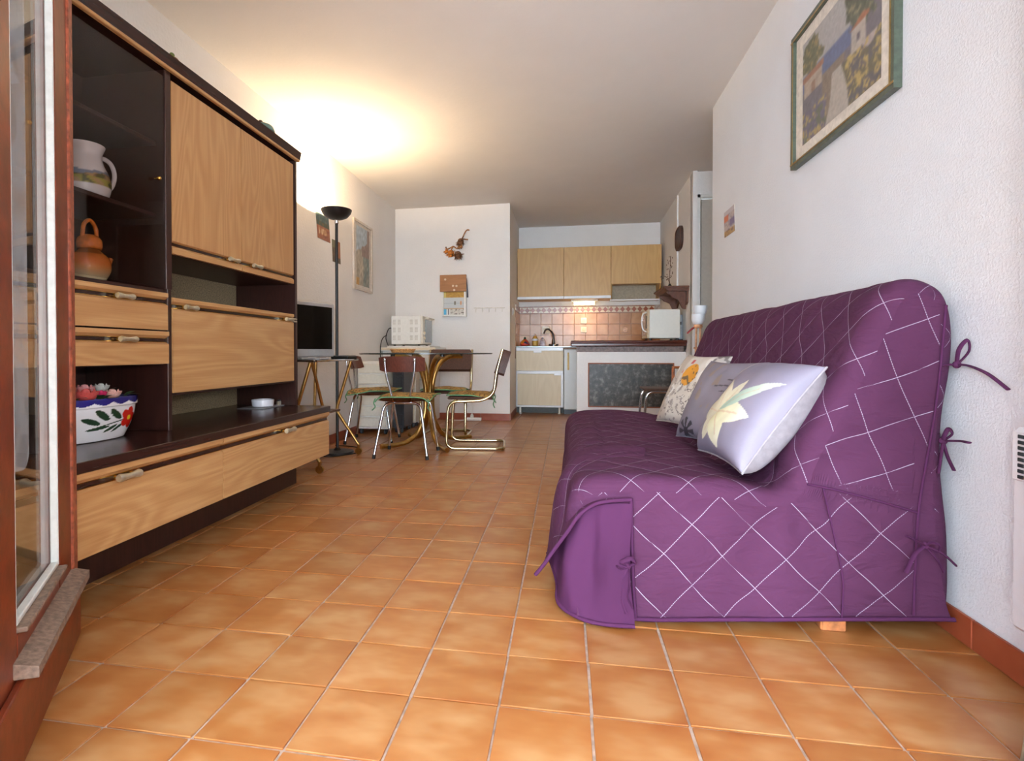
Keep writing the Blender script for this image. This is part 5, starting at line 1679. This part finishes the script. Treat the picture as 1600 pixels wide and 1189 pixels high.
# --- end panels: from the edge of the shell down to the hem
def hem_z(x):
    return 0.014+0.042*max(0.0, min(1.0, (x-0.25)/0.75))
def end_panel(yref, sgn, name):
    ins0 = rows[0][1]
    mb = MB(); vs = []; uv = []; cl = []
    K = 34
    N = NPF
    for i in range(N):
        x, _, z = body_pt(i, yref, ins0)
        if i <= I_TOP:
            xb = min(max(x, 0.0), 0.90)*0.985
        else:
            xb = 0.90*0.985+(1.03-0.8865)*(i-I_TOP)/(N-1-I_TOP)
        for k in range(K+1):
            q = k/K
            px = x*(1-q)+xb*q
            pz = z*(1-q)+hem_z(px)*q
            flare = 0.066*(1-0.9*min(1, max(0, px)))*(1-min(1, pz/0.42))**1.3
            wv_ = 0.009*nz(px*5, pz*5, 12.0)+0.005*nz(px*15+pz*6, pz*9, 2.0)
            # pulled folds radiating from the crease between seat and back
            dxp, dzp = px-0.60, pz-0.38
            rad = math.hypot(dxp, dzp)
            ang_ = math.atan2(dzp, dxp)
            wv_ += 0.010*math.sin(ang_*7.0)*math.exp(-rad*4.5)
            if k == 0:
                wv_ *= 0.0
            vs.append((px, yref+sgn*(flare*min(1, q*3)+wv_*min(1, q*4)), pz))
            v0_ = RC*(1-0.9*PI/2)
            if pz > 0.405-0.10*(px-0.64) and px > 0.55:
                uv.append((ARC_CREASE+(px-0.60)*0.416+(pz-0.39)*0.91, v0_-((px-0.60)*0.91-(pz-0.39)*0.416)))
            else:
                uv.append((ARC_SEAT+px, v0_-(0.41-pz)))
            m_ = 1.0
            if px < 0.19 and pz < 0.36:
                m_ = 0.0
            if px > 0.925 and pz < 0.52:
                m_ = 0.0
            if px > 0.985:
                m_ = 0.0
            if px > 0.53 and abs(pz-(0.405-0.10*(px-0.64))) < 0.022:
                m_ = 0.0
            cl.append((m_, m_, m_, 1))
    fs = [(i*(K+1)+k, (i+1)*(K+1)+k, (i+1)*(K+1)+k+1, i*(K+1)+k+1) for i in range(N-1) for k in range(K)]
    if sgn < 0:
        fs = [f[::-1] for f in fs]
    mb.add(vs, fs); mb.uv = uv; mb.col = cl
    part(name, mb, M['quilt'], sofa, smooth=80)
end_panel(Y0, -1, 'side_panel')
end_panel(Y1, 1, 'side_panel')

# --- seams and piping on the near end
def end_y(x, z):
    return Y0-0.066*(1-0.9*min(1, max(0, x)))*(1-min(1, z/0.42))**1.3-0.004
def seam(pts, r=0.004, mat='quilt_plain'):
    return part('seam', MB().tube(spline([(x, end_y(x, z)-0.003, z) for x, z in pts], 6), r, 8), M[mat], sofa, smooth=60)
seam([(0.187, 0.352), (0.188, 0.25), (0.190, 0.13), (0.195, 0.02)], 0.0055)
seam([(0.70, 0.40), (0.72, 0.30), (0.745, 0.16), (0.74, 0.05)], 0.0025)
seam([(0.66, 0.41), (0.74, 0.395), (0.84, 0.37), (0.93, 0.345)], 0.003)
seam([(0.995, 0.90), (0.985, 0.76), (0.972, 0.62), (0.955, 0.50), (0.935, 0.36), (0.925, 0.20), (0.92, 0.07)], 0.0035)
hem = [(1.02*k/24, end_y(1.02*k/24, hem_z(1.02*k/24))-0.002, hem_z(1.02*k/24)+0.008) for k in range(4, 25)]
part('hem', MB().tube(hem, 0.006, 8), M['quilt_plain'], sofa, smooth=60)

# --- front flap lifting away at its near edge
FE = [(0.187, Y0-0.014, 0.348), (0.135, Y0-0.022, 0.345), (0.085, Y0-0.03, 0.335), (0.040, Y0-0.04, 0.305), (0.005, Y0-0.045, 0.255), (-0.030, Y0-0.045, 0.205), (-0.062, Y0-0.04, 0.155), (-0.088, Y0-0.03, 0.118)]
FE = spline(FE, 5)
NF = len(FE)
body_line = []
i0 = arc_at(0.187, 40, 70)
for k in range(NF):
    i = round(i0*(1-k/(NF-1)))
    x, z = PROF[i]
    n = NRM[i]
    body_line.append((x+n[0]*0.008, z+n[1]*0.008))
mb = MB(); vs = []; uv = []; cl = []
NV = 22
YB_ = 2.12
for k in range(NF):
    for j in range(NV+1):
        q = j/NV
        s = q*q*(3-2*q)
        ex, ey, ez = FE[k]
        bx_, bz_ = body_line[k]
        x = ex*(1-s)+bx_*s+0.012*math.sin(q*PI*2.2)*(k/NF)*(1-q)
        z = ez*(1-s)+bz_*s
        # bulge so the flap stays above the rounded seat edge
        z += 0.045*math.sin(PI*min(1, s*1.0))*math.sin(PI*k/(NF-1))*(1-q)
        x -= 0.03*math.sin(PI*s)*math.sin(PI*k/(NF-1))
        y = ey*(1-q)+YB_*q
        vs.append((x, y, max(z, 0.014)))
        uv.append((ARC[i0]-ARC[i0]*k/(NF-1), y-Y0))
        m_ = 1.0 if 0.02 < k/NF < 0.75 and q < 0.8 else 0.0
        cl.append((m_, m_, m_, 1))
mb.add(vs, [(k*(NV+1)+j, k*(NV+1)+j+1, (k+1)*(NV+1)+j+1, (k+1)*(NV+1)+j) for k in range(NF-1) for j in range(NV)])
mb.uv, mb.col = uv, cl
ff = part('front_flap', mb, M['quilt'], sofa, smooth=80)
part('flap_piping', MB().tube([(x, y-0.002, z) for x, y, z in FE], 0.006, 8), M['quilt_plain'], ff, smooth=60)
# --- plain corner gusset falling to the floor
top = [(0.187, Y0-0.020, 0.338), (0.11, Y0-0.012, 0.330), (0.045, Y0+0.0, 0.300), (0.0, Y0+0.05, 0.26), (-0.030, Y0+0.14, 0.20), (-0.035, Y0+0.28, 0.16)]
bot = [(0.190, Y0-0.085, 0.014), (0.095, Y0-0.080, 0.012), (0.030, Y0-0.052, 0.014), (-0.022, Y0+0.01, 0.022), (-0.028, Y0+0.10, 0.05), (-0.060, Y0+0.20, 0.10)]
top, bot = spline(top, 8), spline(bot, 8)
mb = MB()
NG = 18
vs = []
for k in range(len(top)):
    for j in range(NG+1):
        q = j/NG
        a, b = Vector(top[k]), Vector(bot[k])
        p_ = a.lerp(b, q**0.9)
        f_ = math.sin(PI*q)*0.016*math.sin(k*0.42)+0.006*nz(k*0.3, q*4, 6)
        p_ += Vector((-0.5, -0.85, 0)).normalized()*(0.018*math.sin(PI*q)+f_)
        vs.append(tuple(p_))
mb.add(vs, [(k*(NG+1)+j, (k+1)*(NG+1)+j, (k+1)*(NG+1)+j+1, k*(NG+1)+j+1) for k in range(len(top)-1) for j in range(NG)])
gs = part('corner_gusset', mb, M['quilt_plain'], sofa, smooth=80, label='plain purple corner gusset')
part('gusset_hem', MB().tube([(x, y-0.002, z) for x, y, z in bot], 0.006, 8), M['quilt_plain'], gs, smooth=60)

# --- fabric ties
def tie(c, loops, tails):
    c = Vector(c)
    kn = part('tie', MB().ball(tuple(c), (0.010, 0.009, 0.010), 10, 8), M['quilt_plain'], sofa, smooth=60, label='knotted fabric tie')
    for pts in loops+tails:
        part('ribbon', MB().tube(spline([tuple(c+Vector(p)) for p in pts], 6), 0.0062, 8, flat=0.45), M['quilt_plain'], kn, smooth=70)
tie((0.172, Y0-0.068, 0.175), [[(0, 0, 0), (-0.02, -0.012, 0.012), (0.006, -0.014, 0.026), (0.02, -0.006, 0.012), (0, 0, 0)]],
    [[(0, 0, 0), (-0.016, -0.014, -0.035), (-0.018, -0.02, -0.09), (-0.006, -0.022, -0.125)], [(0, 0, 0), (0.004, -0.014, -0.04), (-0.002, -0.018, -0.08), (0.012, -0.018, -0.11)], [(0, 0, 0), (-0.02, -0.012, -0.005), (-0.032, -0.014, 0.004)]])
tie((1.018, Y0-0.012, 0.742), [[(0, 0, 0), (0.02, -0.012, 0.035), (0.014, -0.016, 0.065), (-0.004, -0.014, 0.04), (0, 0, 0)]],
    [[(0, 0, 0), (0.008, -0.03, -0.002), (0.004, -0.10, -0.02), (0.010, -0.155, -0.055)], [(0, 0, 0), (-0.015, 0.005, 0.0), (-0.03, 0.008, -0.002)]])
tie((0.985, Y0-0.016, 0.540), [[(0, 0, 0), (0.014, -0.012, 0.02), (0.004, -0.014, 0.034), (-0.004, -0.01, 0.012), (0, 0, 0)]],
    [[(0, 0, 0), (0.02, -0.03, 0.005), (0.012, -0.075, 0.008)], [(0, 0, 0), (0.004, -0.012, -0.04), (0.018, -0.014, -0.075)], [(0, 0, 0), (-0.008, -0.008, -0.03), (-0.016, -0.01, -0.085)]])
tie((0.925, Y0-0.050, 0.270), [[(0, 0, 0), (0.02, -0.012, -0.012), (0.026, -0.014, 0.006), (0.01, -0.01, 0.012), (0, 0, 0)]],
    [[(0, 0, 0), (-0.02, -0.012, 0.012), (-0.048, -0.01, 0.026)], [(0, 0, 0), (0.03, -0.016, -0.012), (0.062, -0.016, -0.042)], [(0, 0, 0), (-0.03, -0.012, -0.02), (-0.05, -0.012, -0.07)], [(0, 0, 0), (0.02, -0.014, -0.03), (0.035, -0.014, -0.06)]])

# --- wooden foot peeping out below
ft = MB().box(0.70, 0.765, 1.63, 1.70, 0.001, 0.05, 0.004)
fo = part('foot', ft, plain('raw_wood_foot', (168, 104, 60), 0.6, grain=0.1), sofa)
part('frame_bar', MB().box(0.62, 0.90, 1.625, 1.72, 0.05, 0.075, 0.005), plain('frame_wood', (146, 92, 60), 0.6, grain=0.1), sofa)

# ================================================================== scatter cushions
def scatter(name, label, c, right, upv, w, h, th, paint, back, side_paint=None, n=110, group='scatter cushions on the purple sofa'):
    """plump cushion; right/upv span its face, its printed face looks along right x upv reversed"""
    r = Vector(right).normalized(); u = Vector(upv); u = (u-r*u.dot(r)).normalized()
    f = r.cross(u).normalized()
    t = thing(name, label, 'cushion', c, 0, group)
    c = Vector(c)
    def pt(a, b, s):
        x, y = 2*a-1, 2*b-1
        e = max(0.0, (1-abs(x)**2.6))*max(0.0, (1-abs(y)**2.6))
        th_ = th*e**0.42
        pinch = 1-0.07*(1-abs(y)**2)*abs(x)**3
        pinch2 = 1-0.07*(1-abs(x)**2)*abs(y)**3
        wr_ = 0.004*nz(a*7, b*7, len(name)+c.y)*e**0.3
        return c+r*(x*w/2*pinch)+u*(y*h/2*pinch2)+f*(s*(th_*0.5+wr_))
    m = MB()
    m.grid(lambda a, b: pt(a, b, 1), n, n)
    m.col = [lin(paint(i/n, j/n)) for i in range(n+1) for j in range(n+1)]
    part('front', m, M['cushion_print'], t, smooth=80)
    m = MB()
    m.grid(lambda a, b: pt(1-a, b, -1), 26, 26)
    part('back', m, back, t, smooth=80)
    ring = [pt(k/26, 0, 0) for k in range(26)]+[pt(1, k/26, 0) for k in range(26)]+[pt(1-k/26, 1, 0) for k in range(26)]+[pt(0, 1-k/26, 0) for k in range(26)]
    part('seam', MB().tube([tuple(p) for p in ring], 0.0035, 6, closed=True), back, t, smooth=60)
    return t
M['cushion_print'] = attr_mat('printed_satin', 0.5, 0.12)
M['lilac_cloth'] = plain('pale_lilac_cloth', (150, 143, 148), 0.7, grain=0.03)
M['grey_satin'] = plain('grey_satin', (120, 114, 128), 0.4, grain=0.04)
M['ecru'] = plain('ecru_cloth', (206, 196, 184), 0.8, grain=0.04)

def petal(u, v, cu, cv, ang, L, W):
    """inside a leaf-shaped blade that starts at cu,cv; returns 0..1 position or None"""
    du, dv = u-cu, v-cv
    ca, sa = math.cos(ang), math.sin(ang)
    a = (du*ca+dv*sa)/L
    b = (-du*sa+dv*ca)/W
    if 0 <= a <= 1 and abs(b) < math.sin(PI*a**0.8)**0.9:
        return a, b
    return None
def lily_paint(u, v):
    base = blend((122, 115, 132), (140, 133, 150), 0.5+0.5*nz(u*3, v*3, 1))
    for (cu, cv, ang, L, W, c0, c1) in (
            (0.46, 0.36, 0.66, 0.62, 0.06, (150, 184, 168), (206, 206, 190)),
            (0.46, 0.34, 0.10, 0.44, 0.10, (212, 204, 164), (222, 218, 196)),
            (0.46, 0.34, 1.25, 0.36, 0.085, (208, 198, 168), (218, 212, 188)),
            (0.46, 0.34, 2.1, 0.38, 0.095, (206, 196, 168), (216, 210, 188)),
            (0.46, 0.34, 3.1, 0.36, 0.10, (200, 192, 168), (212, 206, 184)),
            (0.46, 0.34, -0.95, 0.36, 0.125, (214, 206, 162), (224, 220, 200)),
            (0.46, 0.34, -2.1, 0.32, 0.095, (206, 198, 168), (218, 212, 190)),
            (0.12, 0.62, 1.35, 0.42, 0.075, (222, 206, 190), (228, 216, 204)),
            (0.10, 0.40, 1.5, 0.40, 0.05, (150, 172, 164), (190, 200, 190))):
        r = petal(u, v, cu, cv, ang, L, W)
        if r:
            a, b = r
            c = blend(c0, c1, a)
            if abs(b) < 0.08 and a < 0.7:
                c = blend(c, (200, 160, 130), 0.5)
            return c
    return base
def grey_paint(u, v):
    base = blend((112, 105, 116), (130, 122, 136), 0.5+0.6*nz(u*3, v*4, 2))
    for cu, cv, n_, R in ((0.78, 0.10, 9, 0.17), (0.28, 0.05, 8, 0.16)):
        du, dv = u-cu, v-cv
        r = math.hypot(du, dv)
        if r < R and (math.cos(math.atan2(dv, du)*n_) > -0.1 or r < 0.05) and dv > -0.12:
            return (40, 36, 46)
    if u > 0.55:
        y = v-(0.62+0.12*(u-0.55))
        if abs(y) < 0.008 or (abs(y-0.07) < 0.008 and u > 0.7) or (abs(y+0.07) < 0.006 and u > 0.66):
            return (60, 54, 64)
    k = nz(u*9, v*5, 9)
    if k > 0.22 and 0.2 < u < 0.6 and v > 0.35:
        return (130, 114, 108)
    return base
def bird_paint(u, v):
    k = nz(u*6, v*6, 14); k2 = nz(u*14, v*14, 3)
    base = (208, 200, 190) if u > 0.3 else (188, 176, 164)
    if (u-0.52)**2/0.022+(v-0.66)**2/0.026 < 1:
        return (220, 150, 38) if k2 < 0.22 else (110, 86, 60)
    if 0.08 < k2 < 0.16 and 0.1 < v < 0.62:
        return (96, 84, 84)
    if k2 > 0.3 and v < 0.6:
        return (150, 138, 134)
    if (abs(u-0.36) < 0.05 and abs(v-0.70) < 0.03) or (abs(u-0.42) < 0.03 and abs(v-0.86) < 0.04):
        return (196, 84, 84) if k > -0.1 else base
    if u > 0.78 and v > 0.72:
        return (120, 112, 110) if k2 > 0 else (190, 184, 180)
    return base if k < 0.3 else (222, 218, 212)
# near edge is on the right of the printed face as seen from the room
scatter('scatter_cushion', 'large grey-lilac cushion with a pale lily print, nearest on the sofa', (0.602, 1.865, 0.578), (0.03, -0.36, 0.0), (0.235, 0.02, 0.315), 0.385, 0.385, 0.19, lily_paint, M['lilac_cloth'])
scatter('scatter_cushion', 'grey satin cushion with black flower prints in the middle of the row', (0.625, 2.36, 0.570), (0.10, -0.27, 0.0), (0.17, 0.05, 0.34), 0.36, 0.37, 0.13, grey_paint, M['grey_satin'])
scatter('scatter_cushion', 'white sketch-print cushion with an orange patch, farthest on the sofa', (0.64, 2.90, 0.580), (0.12, -0.40, 0.0), (0.20, -0.02, 0.36), 0.43, 0.40, 0.12, bird_paint, M['ecru'])

# ================================================================== behind the sofa and on the right wall
sl = thing('standard_lamp', 'wooden standard lamp with two white glass cups behind the sofa', 'lamp', (1.0, 4.45, 0))
M['pine'] = plain('pale_pine', (206, 150, 108), 0.5, grain=0.06)
M['opal'] = plain('opal_glass', (232, 234, 238), 0.3, grain=0.004)
part('base', MB().lathe([(0.11, 0.001), (0.115, 0.01), (0.10, 0.025), (0.02, 0.03)], 28, (0.99, 4.45, 0)), M['pine'], sl)
for x in (0.992, 1.022):
    part('post', MB().cyl((x, 4.45, 0.02), (x+0.012, 4.45, 0.98 if x < 1 else 1.03), 0.008, n=10), M['pine'], sl)
part('cross_bar', MB().box(0.985, 1.045, 4.442, 4.458, 0.80, 0.815, 0.003), M['pine'], sl)
cup = [(0.014, 0), (0.036, 0.012), (0.048, 0.04), (0.051, 0.085), (0.0485, 0.085), (0.044, 0.04), (0.03, 0.016), (0.002, 0.008)]
for x, y, z in ((1.010, 4.42, 0.985), (1.040, 4.48, 1.055)):
    s = part('socket', MB().lathe([(0.03, z-0.022), (0.034, z-0.012), (0.03, z+0.004)], 20, (x, y, 0)), M['pine'], sl)
    part('shade', MB().lathe([(r, z+h) for r, h in cup], 28, (x, y, 0)), M['opal'], s, smooth=60)
part('cord', MB().tube(spline([(1.0, 4.43, 0.98), (0.965, 4.42, 0.955), (0.93, 4.42, 0.92)], 6), 0.007, 8), plain('red_cord', (150, 44, 44), 0.6), sl, smooth=60)

bc = thing('side_chair', 'chair with chrome legs and orange slatted back behind the sofa', 'chair', (0.84, 4.88, 0))
M['cane'] = plain('orange_cane', (168, 92, 40), 0.4, grain=0.12)
M['dark_seat'] = plain('dark_brown_seat', (84, 56, 40), 0.5, grain=0.08)
part('seat', MB().box(0.655, 0.995, 4.72, 5.06, 0.450, 0.468, 0.006), M['dark_seat'], bc)
for yy in (4.74, 5.04):
    pth = fillet([(0.635, yy, 0.005), (0.675, yy, 0.44), (0.98, yy, 0.44), (1.0, yy, 0.005)], 0.06)
    h_ = len(pth)//2
    part('leg', MB().tube(pth[:h_+1], 0.011, 10), M['chrome'], bc, smooth=60)
    part('leg', MB().tube(pth[h_:], 0.011, 10), M['chrome'], bc, smooth=60)
for x in (0.888, 1.0):
    part('back_post', MB().cyl((x, 4.76, 0.40), (x+0.004, 4.76, 0.655), 0.0125, n=10), M['cane'], bc)
for z in (0.648, 0.565):
    part('back_rail', MB().cyl((0.885, 4.76, z), (1.03, 4.76, z), 0.011, n=10), M['cane'], bc)
part('back_slat', MB().box(0.940, 0.968, 4.755, 4.767, 0.565, 0.65, 0.003), M['cane'], bc)

def coast(u, v):
    c = coast_raw(u, v)
    c2 = coast_raw(min(1, u+0.008), min(1, v+0.006))
    c3 = coast_raw(max(0, u-0.010), min(1, v+0.004)); c4 = coast_raw(u, max(0, v-0.010))
    return blend(blend(blend(c, c2, 0.5), blend(c3, c4, 0.5), 0.5), (140, 136, 132), 0.38)
def coast_raw(u, v):
    k = nz(u*9, v*9, 41)+0.5*nz(u*22, v*20, 17); k2 = 0.6*nz(u*38, v*30, 5)+0.5*nz(u*15, v*12, 25); k3 = nz(u*46, v*40, 9)
    j = lambda c, a=0.2: tuple(max(0, min(255, x*(1+a*k2+0.14*k3))) for x in c)
    # path
    xc = 0.50+0.02*math.sin(v*8)
    wdt = 0.15-0.22*v
    # rooftops and houses
    if 0.68 < u < 0.84 and 0.40 < v < 0.60:
        return j((196, 184, 172)) if not (0.74 < u < 0.78 and 0.47 < v < 0.53) else (90, 84, 96)
    if 0.66 < u < 0.88 and 0.60 <= v < 0.60+0.06*(1-abs(u-0.80)*7):
        return j((170, 96, 62))
    if 0.02 < u < 0.30 and 0.44 < v < 0.60:
        if 0.14 < u < 0.2 and v < 0.54:
            return j((150, 112, 88))
        return j((186, 166, 148))
    if 0.0 < u < 0.32 and 0.60 <= v < 0.655:
        return j((168, 106, 78))
    # trees
    if (u-0.14)**2/0.03+(v-0.80)**2/0.022 < 1.0+k:
        return j((92, 96, 64), 0.5) if k2 < 0.2 else j((150, 124, 70))
    if (u-0.84)**2/0.05+(v-0.82)**2/0.07 < 1.0+0.8*k:
        return j((78, 86, 66), 0.5) if k2 < 0.25 else j((134, 128, 92))
    if v > 0.66:
        return j(blend((172, 174, 180), (186, 182, 180), v), 0.08)
    if v > 0.50 and u < 0.72:
        return j((86, 102, 150), 0.15)
    if abs(u-xc) < wdt and v < 0.42:
        return j((194, 184, 172), 0.1)
    if u < 0.36 and v < 0.30:
        if k2 > 0.12:
            return j((176, 150, 84))
        return j((98, 92, 120)) if k > -0.1 else j((92, 100, 78))
    if u > 0.56 and v < 0.42:
        if k2 > 0.1:
            return j((190, 160, 84))
        if (u-0.88)**2+(v-0.42)**2 < 0.006:
            return j((200, 180, 180))
        return j((84, 82, 90)) if k > -0.05 else j((96, 92, 66))
    if 0.3 < u < 0.6 and v < 0.5:
        return j((128, 110, 92))
    return j((104, 100, 112))
M['frame_green'] = plain('dark_green_frame', (80, 90, 78), 0.4, grain=0.06)
M['gilt'] = plain('gilt_edge', (160, 134, 84), 0.35, 0.6, grain=0.05)
framed('painting', 'green-framed painting of a path between villas and the sea on the right wall', (XR, 2.725, 1.616), (0, -0.80, 0), (0, 0, 0.60), (-1, 0, 0), coast, 0.024, 0.026, M['frame_green'], plain('ivory_mount', (216, 208, 196), 0.7), (0.095, 0.078), 110, 90, gold=M['gilt'])
def yellow_card(u, v):
    k2 = nz(u*12, v*12, 6)
    if v > 0.80:
        return (196, 190, 196)
    if v > 0.58 and u < 0.45:
        return (204, 122, 92)
    if v < 0.22:
        return (186, 150, 96) if k2 > -0.1 else (120, 100, 96)
    if u > 0.5 and 0.3 < v < 0.6:
        return (128, 116, 150)
    return (190, 178, 176) if k2 > -0.15 else (150, 140, 150)
postcard('postcard', 'postcard with orange and violet pictures pinned on the right wall', 'postcard', (XR, 3.86, 1.54), (0, -0.225, 0.0), (0, 0.015, 0.17), (-1, 0, 0), yellow_card, 0.004, 20, 20)
